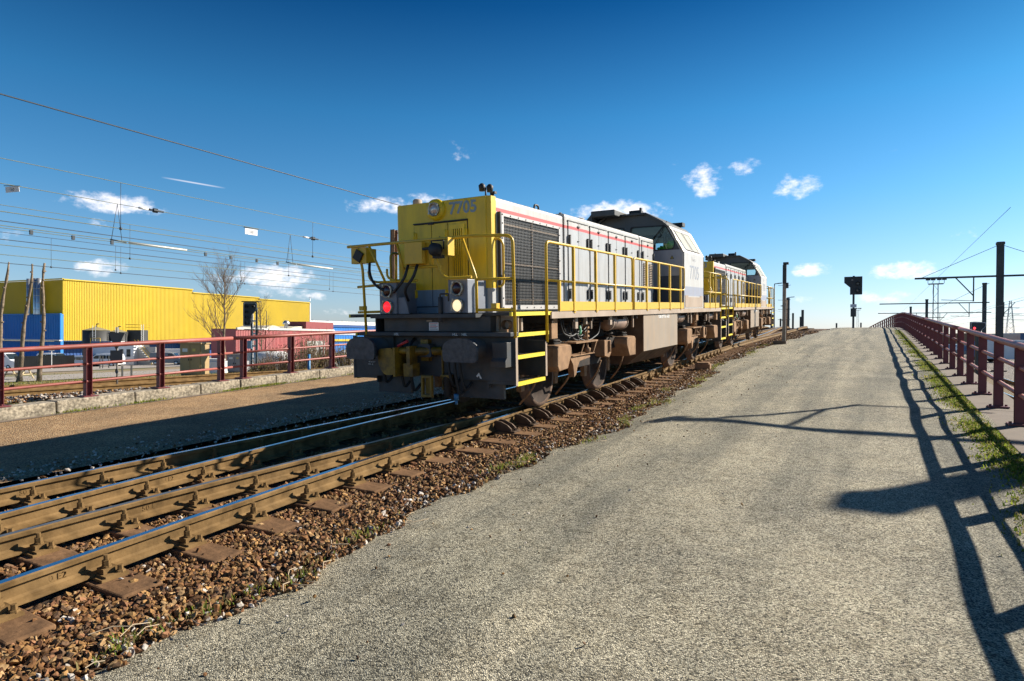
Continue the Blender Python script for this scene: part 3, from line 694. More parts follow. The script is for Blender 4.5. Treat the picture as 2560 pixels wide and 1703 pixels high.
# ------------------------------------------------------------------ locomotive (local: x right, y along the track, z above rail head)
def make_loco(number, label, uic, loc, yaw, slope):
    root = empty('locomotive', loc, (slope, 0, yaw)); tag(root, label, 'locomotive', 'diesel locomotives')
    P = lambda mb, name, m, parent=None, bevel=0: mb.build(name, m, parent or root, bevel)
    # --- hood
    hw = .82
    mb = MB()
    mb.prism(round_poly([(-hw, 1.5), (-hw, 3.1), (hw, 3.1), (hw, 1.5)][::-1], .05, 3), 'Y', .99, 3.15)
    hood = P(mb, 'hood', mHood)
    mb = MB(); mb.prism(round_poly([(-hw, 1.5), (-hw, 3.15), (hw, 3.15), (hw, 1.5)][::-1], .05, 3), 'Y', 3.23, 7.14)
    P(mb, 'engine_hood', mHood)
    mb = MB(); mb.prism([(-hw, 1.5), (-hw, 3.14), (hw, 3.14), (hw, 1.5)], 'Y', 7.2, 8.2)
    mb.prism([(-.62, 1.5), (-.62, 3.06), (.62, 3.06), (.62, 1.5)], 'Y', 8.2, 8.73)
    P(mb, 'rear_hood', mHood, bevel=.03)
    P(MB().box(-hw + .03, hw - .03, 3.15, 3.23, 1.5, 3.07), 'hood_joint', mBlack); P(MB().box(-hw + .03, hw - .03, 7.14, 7.2, 1.5, 3.1), 'hood_joint', mBlack)
    # yellow corner strips and front panel (two part paint by height)
    mb = MB(); mb.prism([(-hw, .86), (-hw + .05, .825), (hw - .05, .825), (hw, .86), (hw, .988), (-hw, .988)], 'Z', 1.5, 3.1)
    P(mb, 'front_panel', [mCorner])
    mb = MB(); mb.box(-hw + .055, hw - .055, .805, .824, 1.5, 3.09); fp = P(mb, 'nose_plate', mFront, bevel=.004)
    P(MB().box(-.468, .474, .8015, .8045, 1.588, 2.79), 'door_seal', mBlack)
    # front doors: three leaves with joints
    for (a, b, z0, z1) in ((-.458, -.154, 1.60, 2.78), (-.144, .134, 1.60, 2.78), (.144, .464, 1.60, 2.78)):
        mb = MB(); mb.box(a, b, .79, .801, z0, z1); d = P(mb, 'door', mFront, bevel=.004)
        if a > .1:
            mb = MB(); mb.panel([(.17, 1.93), (.43, 1.93), (.43, 2.74), (.17, 2.74)], [[(.215, 1.99), (.385, 1.99), (.385, 2.68), (.215, 2.68)]], -.012, frame_M((0, .779, 0), (1, 0, 0), (0, 0, 1)))
            P(mb, 'louvre_frame', mYel, d)
            mb = MB(); mb.box(.215, .385, .786, .789, 1.99, 2.68); P(mb, 'louvre_back', mBlack, d)
            for k in range(5):
                mb = MB(); x = .226 + k * .034; mb.box(x, x + .016, .768, .785, 1.99, 2.68); P(mb, 'slat', mYel, d)
        for zz in ((2.62, 1.78) if a < 0 else (2.62,)):
            mb = MB(); x = a if a < -.3 else b - .03
            mb.box(x - .02, x + .04, .772, .79, zz - .05, zz + .05); mb.cyl((x + .01, .77, zz - .06), (x + .01, .77, zz + .06), .012, 8); P(mb, 'hinge', mYel, d)
    mb = MB(); mb.box(-.47, .475, .78, .806, 2.79, 2.806); mb.box(-.20, -.10, .775, .79, 2.77, 2.788); P(mb, 'rain_strip', mBlack)
    mb = MB(); T = [(-.05, 2.50), (.05, 2.50), (0, 2.60)]
    mb.prism(T, 'Y', .783, .7895); tr = P(mb, 'warning_triangle', mBlack)
    mb = MB(); mb.prism([(-.028, 2.512), (.028, 2.512), (0, 2.57)], 'Y', .781, .7825); P(mb, 'triangle_face', mYel, tr)
    text_part('running_number', number, .235, mNum, root, frame_M((.395, .802, 2.965), (1, 0, 0), (0, 0, 1)), sx=1.0, bold=.006)
    def lamp(x, y, z, r, lens, parent, name='headlight'):
        mb = MB(); mb.lathe([(0, r * 1.02), (-.03, r * 1.02), (-.04, r * .98), (-.04, r * .84), (-.012, r * .80), (-.012, 0)], (x, y, z), 'Y', 28)
        for k in range(4):
            a = k * math.pi / 2 + .6; mb.box(x + math.cos(a) * r - .012, x + math.cos(a) * r + .012, y - .046, y - .03, z + math.sin(a) * r - .012, z + math.sin(a) * r + .012)
        l = P(mb, name, mRing, parent)
        mb = MB(); mb.lathe([(-.014, r * .82), (-.03, r * .6), (-.038, r * .3), (-.04, 0)], (x, y, z), 'Y', 24); P(mb, 'lens', lens, parent); return l
    mb = MB(); mb.lathe([(0, .155), (-.05, .145), (-.055, .10)], (-.06, .805, 2.975), 'Y', 32); hl = P(mb, 'top_headlight', mYel)
    lamp(-.06, .762, 2.975, .095, mHeadlight, hl)
    for s, lens in ((-1, mRedLamp), (1, mWhiteLamp)):
        x = s * .60 + .0
        mb = MB(); mb.prism([(.34, 1.50), (.34, 1.945), (.80, 1.945), (.80, 1.50)], 'X', x - .155, x + .155); bx = P(mb, 'lamp_housing', mGreyBox, bevel=.008)
        lamp(x + s * .0, .338, 1.825, .096, mLensDark, bx, 'upper_lamp'); lamp(x, .338, 1.60, .096, lens, bx, 'lower_lamp')
        mb = MB(); xi = x - s * .16; mb.prism([(xi, 1.50), (xi, 1.73), (xi - s * .12, 1.73), (xi - s * .19, 1.50)][::1], 'Y', .37, .395); P(mb, 'side_bracket', mGreyBox)
    mb = MB(); mb.cyl((.31, .34, 1.38), (.31, .34, 1.72), .03, 10); mb.tube(rpath([(.31, .34, 1.70), (.31, .34, 1.76), (.45, .34, 1.76), (.45, .34, 1.66)], .02), .012, 8); P(mb, 'lever_socket', mDark)
    # roof fittings
    mb = MB(); mb.cyl((.62, 1.05, 3.08), (.62, 1.05, 3.26), .012, 8)
    for dx in (-.06, .07):
        mb.lathe([(-.06, .0), (-.06, .04), (.02, .05), (.05, .02), (.05, 0)], (.62 + dx, 1.05, 3.26 - dx * .2), 'Z', 10)
    mb.cyl((.66, 1.16, 3.08), (.66, 1.16, 3.2), .03, 8); mb.box(.64, .72, 1.13, 1.19, 3.18, 3.21); P(mb, 'roof_horn', mBlack)
    mb = MB(); mb.lathe([(0, .07), (.08, .07), (.1, .05), (.1, 0)], (-.55, 1.0, 3.1), 'Z', 12); P(mb, 'roof_vent', mBeige)
    mb = MB(); mb.tube(rpath([(.5, 2.75, 3.1), (.5, 2.75, 3.26), (.5, 2.9, 3.26), (.5, 2.9, 3.14)], .05), .018, 8); mb.tube(rpath([(.3, 2.75, 3.1), (.3, 2.75, 3.25), (.3, 2.98, 3.25), (.3, 2.98, 3.12)], .05), .018, 8)
    mb.prism([(3.0, 3.1), (3.2, 3.2), (3.23, 3.2), (3.23, 3.1)], 'X', -.3, .5); P(mb, 'lifting_lug', mBlack)
    mb = MB(); mb.box(.4, .44, 3.9, 3.94, 3.14, 3.28); mb.box(-.4, .3, 5.0, 6.6, 3.15, 3.22); mb.lathe([(0, .16), (.2, .16), (.2, .12)], (0, 5.6, 3.2), 'Z', 16); P(mb, 'exhaust_stack', mRoof)
    # --- radiator side (both sides): frame, mesh, core
    for s in (-1, 1):
        X = s * hw
        MM = frame_M((X, 0, 0), (0, s, 0), (0, 0, 1))
        U = lambda y: s * y
        mb = MB(); mb.panel([(U(1.06), 1.535), (U(2.98), 1.535), (U(2.98), 2.89), (U(1.06), 2.89)], [[(U(1.14), 1.60), (U(2.94), 1.60), (U(2.94), 2.85), (U(1.14), 2.85)]], .035, MM)
        gr = P(mb, 'radiator_frame', mat('grille_frame_grey', (.48, .46, .44), .5, 0, .08, 6))
        mb = MB(); mb.box(min(X + s * .004, X + s * .008), max(X + s * .004, X + s * .008), 1.14, 2.94, 1.6, 2.85); P(mb, 'radiator_core', mBlack, gr)
        if s > 0:
            mb = MB(); k = 0
            yv = 1.14
            while yv < 2.94: mb.box(X + .024, X + .028, yv - .003, yv + .003, 1.6, 2.85); yv += .045
            zz = 1.6
            while zz < 2.85: mb.box(X + .0285, X + .0325, 1.14, 2.94, zz - .003, zz + .003); zz += .045
            P(mb, 'wire_mesh', mGrille, gr)
            mb = MB()
            for zz in (1.68, 2.19, 2.74): mb.box(X + .009, X + .02, 1.16, 2.92, zz - .012, zz + .012)
            mb.box(X + .009, X + .022, 2.0, 2.02, 1.6, 2.85); P(mb, 'mesh_stay', mBeige, gr)
            mb = MB()
            for yy in np.linspace(1.1, 2.95, 9): mb.lathe([(0, .011), (.006, .011), (.008, 0)], (X + .035, float(yy), 2.87), 'X', 8); mb.lathe([(0, .011), (.006, .011), (.008, 0)], (X + .035, float(yy), 1.565), 'X', 8)
            for zz in np.linspace(1.7, 2.75, 6): mb.lathe([(0, .011), (.006, .011), (.008, 0)], (X + .035, 1.10, float(zz)), 'X', 8); mb.lathe([(0, .011), (.006, .011), (.008, 0)], (X + .035, 2.96, float(zz)), 'X', 8)
            P(mb, 'bolt', mDark, gr)
        mb = MB(); mb.box(min(X, X + s * .05), max(X, X + s * .05), 1.02, 1.055, 1.53, 2.9); P(mb, 'rain_gutter', mDark)
        # engine room doors
        leaves = [(3.36, 3.77), (3.78, 4.19), (4.32, 4.72), (4.73, 5.14), (5.26, 5.67), (5.68, 6.09), (6.23, 6.62), (6.63, 7.02), (7.32, 7.72), (7.73, 8.14)]
        for i, (a, b) in enumerate(leaves):
            mb = MB(); mb.box(*sorted((X + s * .0032, X + s * .016)), a, b, 1.56, 3.026); d = P(mb, 'engine_door', mHood, bevel=.003)
            if s > 0:
                he = a + .02 if i % 2 == 0 else b - .02
                mb = MB()
                for zz in (2.70, 1.78):
                    mb.box(X + .016, X + .045, he - .022, he + .022, zz - .075, zz + .075); mb.box(X + .016, X + .05, he - .018, he + .018, zz + .08, zz + .1)
                P(mb, 'latch', mBlack, d)
                if i % 2 == 0:
                    mb = MB(); mb.prism([(b - .05, 2.98), (b + .05, 2.98), (b, 2.94)], 'X', X + .0165, X + .034); mb.box(X + .0165, X + .03, b - .04, b + .015, 2.71, 2.725); P(mb, 'top_catch', mBlack, d)
                if i in (8, 9):
                    mb = MB(); mb.box(X + .0165, X + .02, a + .06, b - .08, 1.98, 2.55); lo = P(mb, 'louvre_back', mBlack, d)
                    for k in range(14):
                        mb = MB(); z = 1.99 + k * .04; mb.box(X + .0205, X + .036, a + .055, b - .075, z, z + .016); P(mb, 'slat', mBeige, d)
        for a, b in ((3.348, 4.202), (4.308, 5.152), (5.248, 6.102), (6.218, 7.032), (7.308, 8.152)): P(MB().box(*sorted((X + s * .0008, X + s * .003)), a, b, 1.548, 3.033), 'door_seal', mBlack)
        for a, b in ((3.34, 4.21), (4.30, 5.16), (5.24, 6.11), (6.21, 7.04), (7.3, 8.16)):
            mb = MB(); mb.box(min(X, X + s * .02), max(X, X + s * .02), a, b, 3.034, 3.05); P(mb, 'door_gutter', mBlack)
    # --- walkway and sills
    mb = MB()
    for s in (-1, 1):
        a, b = (s * .80, s * 1.4); a, b = min(a, b), max(a, b)
        mb.box(a, b, 1.5, 8.74, 1.455, 1.495); mb.box(a, b, 10.77, 13.0, 1.455, 1.495)
    mb.box(-1.36, 1.36, .48, .82, 1.455, 1.495); mb.box(-.9, .9, .30, .5, 1.44, 1.49); mb.box(-1.36, 1.36, 13.0, 14.45, 1.455, 1.495); mb.box(-.8, .8, 10.77, 13.0, 1.455, 1.495)
    P(mb, 'walkway', mDark)
    mb = MB()
    for s in (-1, 1):
        a, b = sorted((s * 1.385, s * 1.41)); mb.box(a, b, 1.5, 13.0, 1.40, 1.497)
    P(mb, 'side_sill', mBeige)
    mb = MB(); mb.box(-.85, .85, .55, 14.4, 1.0, 1.45)
    for yy in np.arange(1.6, 14, .75): mb.box(-1.37, 1.37, yy - .015, yy + .015, 1.33, 1.45)
    P(mb, 'main_frame', mFrame)
    # --- side railings
    def pipe(pts, r=.021, rr=.07): return MB().tube(rpath(pts, rr), r, 10)
    for s in (-1, 1):
        X = s * 1.40
        mb = pipe([(X, 1.36, 1.07), (X, 1.36, 2.48), (X, 5.0, 2.48), (X, 5.0, 1.50)], rr=.09)
        ra = P(mb, 'side_railing', mYelRail)
        mb = pipe([(X, 5.07, 1.50), (X, 5.07, 2.48), (X, 8.76, 2.48), (X, 8.76, 1.94), (X, 8.55, 1.94)], rr=.09); P(mb, 'top_rail', mYelRail, ra)
        P(pipe([(X, 1.36, 1.94), (X, 8.6, 1.94)], .018), 'middle_rail', mYelRail, ra)
        for yy in (2.29, 3.18, 4.06, 5.87, 6.70, 7.53, 8.43):
            mb = MB(); mb.box(X - .02, X + .02, yy - .022, yy + .022, 1.47, 2.47); mb.box(X - .03, X + .03, yy - .05, yy + .05, 1.497, 1.515); P(mb, 'post', mYelRail, ra)
        for a, b in ((1.78, 2.26), (2.32, 3.15), (3.21, 4.03), (4.09, 4.965), (5.10, 5.84), (5.90, 6.67), (6.73, 7.50), (7.56, 8.40), (8.46, 8.70)):
            mb = MB(); mb.box(X - .008, X + .008, a, b, 1.505, 1.645); P(mb, 'toe_plate', mYelRail, ra)
        mb = MB(); mb.box(X - .02, X + .02, 1.76, 1.80, 1.50, 1.94); P(mb, 'post', mYelRail, ra)
        # rear walkway railing
        mb = pipe([(X, 10.85, 2.48), (X, 12.95, 2.48), (X, 12.95, 1.2)], rr=.08); rr_ = P(mb, 'rear_railing', mYelRail)
        P(pipe([(X, 10.85, 1.94), (X, 12.95, 1.94)], .018), 'middle_rail', mYelRail, rr_)
        for yy in (11.5, 12.2):
            mb = MB(); mb.box(X - .02, X + .02, yy - .02, yy + .02, 1.47, 2.47); P(mb, 'post', mYelRail, rr_)
        for a, b in ((10.85, 11.47), (11.53, 12.17), (12.23, 12.7)):
            mb = MB(); mb.box(X - .008, X + .008, a, b, 1.505, 1.645); P(mb, 'toe_plate', mYelRail, rr_)
        mb = pipe([(X, 13.75, 1.15), (X, 13.75, 2.48), (X * .8, 14.35, 2.48), (0, 14.4, 2.48)], rr=.12); e_ = P(mb, 'end_railing', mYelRail)
        P(pipe([(X, 13.75, 1.94), (X * .8, 14.35, 1.94), (X * .25, 14.4, 1.94)], .018, .1), 'middle_rail', mYelRail, e_)
        P(pipe([(X * .8, 14.35, 1.5), (X * .8, 14.35, 2.48)], .02), 'post', mYelRail, e_)
    # --- front railing
    mb = pipe([(-1.30, .30, 2.485), (.98, .24, 2.485), (1.40, .42, 2.475), (1.40, .45, 1.17)], rr=.10)
    fr = P(mb, 'front_railing', mYelRail)
    for pts, rad in (([(-1.02, .34, 1.20), (-1.06, .34, 2.15), (-1.10, .30, 2.46)], .02),
                     ([(-.88, .29, 2.47), (-.62, .32, 1.945)], .018), ([(-.36, .28, 2.47), (-.22, .27, 2.0)], .018),
                     ([(-.95, .34, 2.12), (-.93, .34, 2.0), (-.80, .33, 1.955), (-.05, .33, 1.955)], .017), ([(-.62, .36, 2.14), (-.62, .36, 2.02), (-.5, .36, 1.97), (-.3, .36, 1.97)], .017),
                     ([(.21, .27, 2.47), (.38, .30, 2.02), (.46, .30, 1.965), (.86, .28, 1.965)], .018), ([(.74, .26, 2.47), (.92, .30, 1.945), (.92, .30, 1.50)], .02),
                     ([(.92, .30, 1.93), (1.12, .30, 1.93), (1.40, .44, 1.93)], .018), ([(.92, .30, 1.535), (1.40, .44, 1.535)], .02),
                     ([(-1.18, .36, 1.90), (-.75, .36, 1.915)], .018), ([(-1.18, .36, 1.53), (-.75, .36, 1.535)], .018), ([(-.3, .30, 2.13), (.36, .30, 2.13)], .017), ([(-.42, .32, 1.96), (-.42, .32, 2.30)], .015)):
        P(MB().tube(rpath(pts, .06), rad, 9), 'brace_rail', mYelRail, fr)
    mb = MB(); mb.box(-1.24, -.95, .30, .40, 2.235, 2.465); mb.box(-1.24, -.95, .40, .52, 2.25, 2.45); b1 = P(mb, 'socket_box', mYelRail, bevel=.006)
    mb = MB(); mb.box(-.075, .075, .27, .298, -.075, .075, M=Matrix.Translation((-1.09, 0, 2.345)) @ Matrix.Rotation(R(32), 4, 'Y')); P(mb, 'socket_cover', mBlack, b1, .008)
    mb = MB(); mb.box(-.17, .13, .20, .29, 2.17, 2.465); b2 = P(mb, 'control_box', mYelRail, bevel=.008)
    mb = MB(); mb.box(-.17, .19, .2955, .38, 2.155, 2.455); P(mb, 'back_plate', mYelRail, b2)
    mb = MB(); mb.box(.30, .61, .25, .265, 2.25, 2.48); mb.box(.60, .615, .12, .25, 2.25, 2.48); b3 = P(mb, 'lamp_screen', mYelRail)
    mb = MB(); mb.lathe([(-.09, .0), (-.09, .085), (.0, .085), (.04, .05), (.04, 0)], (.43, .14, 2.33), 'Y', 16); mb.tube(rpath([(.33, .14, 2.45), (.53, .14, 2.45), (.53, .14, 2.33)], .02), .01, 6); mb.tube([(.33, .14, 2.45), (.38, .14, 2.33)], .01, 6)
    mb.cyl((.15, .2, 2.36), (.36, .16, 2.36), .02, 8); mb.box(.36, .50, .12, .2, 2.22, 2.26); P(mb, 'floodlight', mBlack)
    for pts in ([(-.14, .24, 2.17), (-.16, .18, 1.98), (-.28, .14, 1.83), (-.42, .25, 1.80), (-.5, .33, 1.82)], [(.02, .24, 2.17), (-.02, .19, 1.98), (-.16, .16, 1.83), (-.2, .3, 1.68)],
                [(-.96, .38, 2.24), (-.9, .3, 2.1), (-.8, .26, 1.95), (-.7, .29, 1.86), (-.6, .33, 1.82)]):
        P(MB().tube(rpath(pts, .1, 4), .02, 8), 'cable', mBlack)
    for sx in (-1.1, 1.16):
        mb = MB(); mb.box(sx - .04, sx + .04, .33, .41, 1.555, 1.62); P(mb, 'rail_clamp', mYelRail)
    mb = pipe([(hw + .06, .93, 1.86), (hw + .06, 1.0, 1.86), (hw + .1, 1.0, 1.9), (hw + .1, 1.0, 2.45), (hw + .06, .98, 2.52), (hw - .02, .93, 2.52)], .016, .05); P(mb, 'grab_rail', mYelRail)
    # --- front end: plates, steps
    mb = MB(); mb.box(-.75, 1.05, .42, .80, 1.25, 1.45); mb.box(-1.15, 1.40, .33, .55, 1.19, 1.245); mb.box(-.9, 1.15, .50, .56, .62, 1.19); P(mb, 'buffer_beam', mDark, bevel=.008)
    for a, b in ((-1.18, -.62), (.45, 1.37)):
        mb = MB(); mb.box(a, b, .455, .495, .60, 1.19); P(mb, 'skirt_plate', mDark, bevel=.006)
    for a, b in ((.40, 1.15), (-1.0, -.4)): P(MB().box(a, b, .56, .62, .35, .60), 'rail_guard', mDark)
    mb = MB(); mb.prism([(.30, .92), (.30, 1.12), (.46, 1.12), (.46, .80), (.26, .80), (.26, .88)], 'X', 1.14, 1.36); P(mb, 'step_block', mDark, bevel=.006)
    mb = MB(); mb.box(1.05, 1.09, .56, .60, 1.25, 1.45); mb.box(1.1, 1.36, .60, .62, 1.245, 1.45); mb.prism([(.9, 1.25), (1.3, 1.25), (1.3, 1.42), (1.0, 1.42)], 'Y', .80, .84); P(mb, 'front_bracket', mBeige)
    mb = MB(); mb.lathe([(0, .06), (.14, .06), (.15, .045), (.2, .045)], (1.22, .5, 1.34), 'Y', 14); mb.box(1.16, 1.28, .45, .56, 1.246, 1.28); P(mb, 'side_lamp', mBog)
    for (ya, yb) in ((.48, 1.33), (13.0, 13.75)):
        for s in (-1, 1):
            xo, xi = s * 1.395, s * .95
            mb = MB(); a, b = sorted((xi, xo)); mb.box(a, b, ya - .012, ya + .012, .56, 1.17)
            mb.box(*sorted((xo - s * .03, xo)), ya - .02, ya + .03, .55, 1.18)
            mb.box(a, b, yb - .012, yb + .012, .60, 1.10); mb.box(*sorted((xo - s * .03, xo)), yb - .02, yb + .025, .60, 1.08)
            mb.box(*sorted((xi, xi + s * .02)), ya, yb, .5, 1.46)
            st = P(mb, 'step_well', mDark)
            mb = MB(); mb.box(*sorted((xo, xo + s * .006)), ya - .022, ya + .032, .55, 1.18); mb.box(*sorted((xo, xo + s * .006)), yb - .022, yb + .027, .60, 1.08); P(mb, 'edge_strip', mBeige, st)
            for k, z in enumerate((.565, .915, 1.205, 1.478)):
                y0_, y1_ = ya + .03, yb - .03
                if k == 3: y0_, y1_ = ya - .1, yb + .2
                if k == 2: y1_ = yb + .10
                mb = MB()
                mb.box(*sorted((xo - s * .035, xo)), y0_, y1_, z - .025, z + .025, 0)
                w_ = .30 if k < 2 else .2
                if k < 3:
                    n_ = 22
                    for j in range(n_):
                        yy = y0_ + (y1_ - y0_) * (j + .5) / n_; mb.box(*sorted((xo - s * w_, xo - s * .036)), yy - .006, yy + .006, z - .005, z + .018, 1)
                else: mb.box(*sorted((xo - s * .3, xo - s * .036)), y0_, y1_, z - .01, z + .02, 1)
                P(mb, 'tread', [mat('tread_edge_yellow', (.80, .62, .03), .5, 0, .08, 10), mDark], st)
    # --- buffers
    for s in (-1, 1):
        for (y0_, dy, nm) in ((0, 1, 'buffer'), (14.95, -1, 'buffer')):
            x = s * .835
            mb = MB(); mb.lathe([(0, .09), (.12, .09), (.12, .13), (.46, .13), (.46, .17), (.48, .17)], (x, y0_ + .03 if dy > 0 else y0_ - .51, 1.03), 'Y', 20)
            bf = P(mb, nm, mDark)
            poly = [(-.255, -.155), (-.265, .04), (-.20, .115), (-.10, .15), (.10, .15), (.20, .115), (.265, .04), (.255, -.155)]
            poly = round_poly(poly, .05, 3)
            mb = MB(); mb.prism([(x + p[0], 1.03 + p[1]) for p in poly], 'Y', y0_, y0_ + dy * .045); P(mb, 'buffer_head', mat('buffer_greased', (.035, .045, .06), .42, .2, .4, 14, dirt=(.12, .12, .12), dirt_amt=.6, dirt_scale=16), bf, .012)
    # --- coupling gear and hoses
    mb = MB(); mb.prism(round_poly([(-.60, .80), (-.60, 1.02), (-.34, 1.04), (-.32, .66), (-.50, .66)], .06, 3), 'Y', .10, .16); mb.box(-.335, -.30, .10, .40, .64, 1.04)
    mb.cyl((-.32, .22, .99), (-.10, .22, .99), .05, 12); mb.box(-.14, -.08, .15, .32, .80, 1.06); mb.box(-.22, -.06, .18, .34, .64, .82); mb.cyl((-.1, .3, .98), (.2, .5, .98), .06, 12)
    mb.box(-.10, .03, .42, .5, .84, 1.14)
    cp = P(mb, 'automatic_coupler', mOilY, bevel=.01)
    mb = MB(); mb.cyl((-.3, .18, 1.06), (-.12, .16, 1.13), .02, 8); P(mb, 'uncoupling_handle', mRedTap, cp)
    mb = MB(); mb.panel([(.02, .36), (.20, .36), (.20, .66), (.02, .66)], [[(.05, .40), (.17, .40), (.17, .62), (.05, .62)]], .05, frame_M((0, .30, 0), (1, 0, 0), (0, 0, 1)))
    mb.box(.05, .17, .32, .345, .40, .62); mb.box(.24, .40, .40, .52, .62, .66); mb.box(.25, .27, .42, .46, .45, 1.0); P(mb, 'coupler_carrier', mOilY, cp, .006)
    mb = MB(); mb.lathe([(0, .05)] + [(.02 + k * .02, .05 if k % 2 else .065) for k in range(14)] + [(.32, .04)], (.33, .45, .36), 'Z', 12); P(mb, 'coupling_screw', mFrame, cp)
    mb = MB(); mb.prism(round_poly([(-.13, .90), (.13, .90), (.10, 1.08), (-.10, 1.08)], .03), 'Y', .36, .50); P(mb, 'draw_hook', mDark, cp, .01)
    for x, z0_, z1_ in ((-.25, 1.15, .40), (.52, 1.1, .38), (.60, 1.1, .45), (-.42, 1.12, .45), (.42, 1.0, .5), (-.75, 1.1, .5)):
        P(MB().tube(rpath([(x, .48, z0_), (x + .01, .34, z0_ - .1), (x + .03, .30, (z0_ + z1_) / 2), (x + .07, .36, z1_), (x + .12, .46, z1_ + .12)], .12, 5), .022, 8), 'brake_hose', mBlack)
    mb = MB(); mb.cyl((.55, .33, .34), (.55, .33, .42), .035, 10); mb.cyl((.55, .33, .28), (.55, .33, .345), .02, 8); P(mb, 'hose_tap', mBlueTap)
    # front labels
    FM = lambda x, y, z: frame_M((x, y, z), (1, 0, 0), (0, 0, 1))
    text_part('marking', 'HBL', .05, mWhiteTxt, root, FM(-.45, .327, 1.215)); text_part('marking', 'HLL', .05, mWhiteTxt, root, FM(.55, .327, 1.215)); text_part('marking', 'HBL', .05, mWhiteTxt, root, FM(.70, .327, 1.215))
    mb = MB(); mb.box(.06, .22, .412, .4195, 1.265, 1.375); sg = P(mb, 'notice_plate', mSignW)
    mb = MB()
    for k in range(5): mb.box(.075, .205 - .02 * (k % 2), .409, .4115, 1.28 + k * .019, 1.287 + k * .019, 1 if k == 4 or k == 2 else 0)
    P(mb, 'notice_print', [mDark, mSignR], sg)
    mb = MB(); mb.box(.02, .11, .412, .419, 1.385, 1.41); P(mb, 'data_plate', mBeige)
    for (x, y, z, r_) in ((1.24, .4535, .86, 8), (.84, .4535, .66, 20)):
        mb = MB(); M_ = Matrix.Translation((x, y, z)) @ Matrix.Rotation(R(r_), 4, 'Y')
        mb.prism([(-.045, -.02), (-.02, .04), (.05, -.02), (.02, -.025), (-.005, .005), (-.02, -.025)], 'Y', -.001, .001, 0, M_); P(mb, 'sticker_remnant', mWhiteTxt)
    text_part('marking', '92 88 0077', .028, mWhiteTxt, root, FM(-1.03, .4535, .80)); text_part('marking', '%s - B' % number, .028, mWhiteTxt, root, FM(-1.06, .4535, .765))
    # --- bogies
    def wheel(x, y):
        s = 1 if x > 0 else -1
        mb = MB(); mb.lathe([(-.07, 0), (-.07, .09), (-.02, .11), (-.02, .36), (-.058, .395), (-.058, .399)], (x, y, .46), 'X', 36) if s < 0 else mb.lathe([(.07, 0), (.07, .09), (.02, .11), (.02, .36), (.058, .395), (.058, .399)], (x, y, .46), 'X', 36)
        w_ = P(mb, 'wheel', mWheel)
        mb = MB(); mb.lathe([(s * .06, .40), (s * .06, .46), (-s * .06, .468), (-s * .065, .495), (-s * .09, .485), (-s * .09, .38)], (x, y, .46), 'X', 40); P(mb, 'tyre', mTread, w_)
    for yc in (3.5, 10.9):
        for dy in (-1.2, 1.2):
            for s in (-1, 1): wheel(s * .75, yc + dy)
            mb = MB(); mb.cyl((-.7, yc + dy, .46), (.7, yc + dy, .46), .09, 14); P(mb, 'axle', mFrame)
        for s in (-1, 1):
            mb = MB(); mb.prism([(yc - 2.0, .80), (yc - 2.0, .98), (yc - .9, 1.0), (yc - .5, .74), (yc + .5, .74), (yc + .9, 1.0), (yc + 2.0, .98), (yc + 2.0, .80), (yc + .8, .78), (yc + .45, .56), (yc - .45, .56), (yc - .8, .78)], 'X', *sorted((s * .98, s * 1.12)))
            bg = P(mb, 'bogie_frame', mFrame, bevel=.01)
            for dy, sg_ in ((-1.5, -1), (1.5, 1)):
                yb = yc + dy
                # tall dusty sand / axle box: flat outer face, sloped shoulder
                lo = yb - .25; hi = yb + .28
                mb = MB(); prof = [(.98, 1.02), (1.18, 1.02), (1.37, .92), (1.37, .62), (1.30, .50), (.98, .46)]
                pr = [(lo, .68), (lo, .95), (lo + .05, 1.0), (hi - .05, 1.0), (hi, .95), (hi, .86), (hi - .15, .62), (lo + .06, .60)] if sg_ < 0 else [(hi, .62), (hi, .95), (hi - .05, 1.0), (lo + .05, 1.0), (lo, .95), (lo, .86), (lo + .16, .62)]
                mb.prism([(s * p[0], p[1]) for p in prof], 'Y', lo, hi) if dy == 99 else None
                vs = []; n_ = len(pr)
                for X_, sc in ((.98, 1.0), (1.30, 1.0), (1.37, .93)):
                    for (yy, zz) in pr: vs.append((s * X_, yb + (yy - yb) * sc, .8 + (zz - .8) * sc))
                fs = [tuple(range(n_)), tuple(2 * n_ + i for i in reversed(range(n_)))]
                for q in range(2): fs += [(q * n_ + i, q * n_ + (i + 1) % n_, (q + 1) * n_ + (i + 1) % n_, (q + 1) * n_ + i) for i in range(n_)]
                mb.add(vs, fs); ab = P(mb, 'sand_box', mBog, bevel=.012)
                mb = MB(); mb.box(*sorted((s * 1.05, s * 1.24)), yb - .08, yb + .14, .995, 1.03); mb.cyl((s * 1.2, yb - .06, 1.05), (s * 1.2, yb + .16, 1.06), .018, 8); mb.cyl((s * 1.1, yb, 1.0), (s * 1.06, yb - .05, 1.12), .014, 6); mb.box(*sorted((s * 1.08, s * 1.2)), yb - .02, yb + .04, 1.03, 1.08); P(mb, 'box_lid', mFrame, ab)
            # damper bracket with lattice arms
            mb = MB(); mb.box(*sorted((s * 1.02, s * 1.34)), yc - 1.0, yc - .1, .985, 1.01); mb.box(*sorted((s * 1.08, s * 1.33)), yc - 1.1, yc - .22, .79, .80)
            mb.bar((s * 1.3, yc - .75, .80), (s * 1.3, yc - .58, .99), .016, .016); mb.bar((s * 1.3, yc - .22, .80), (s * 1.3, yc - .07, .99), .016, .016)
            mb.prism([(yc - 1.16, .79), (yc - .36, .77), (yc - .36, .73), (yc - .78, .70), (yc - .88, .60), (yc - .92, .50), (yc - 1.0, .46), (yc - 1.0, .52), (yc - 1.04, .66)], 'X', *sorted((s * 1.2, s * 1.30)))
            P(mb, 'damper_bracket', mBog, bg)
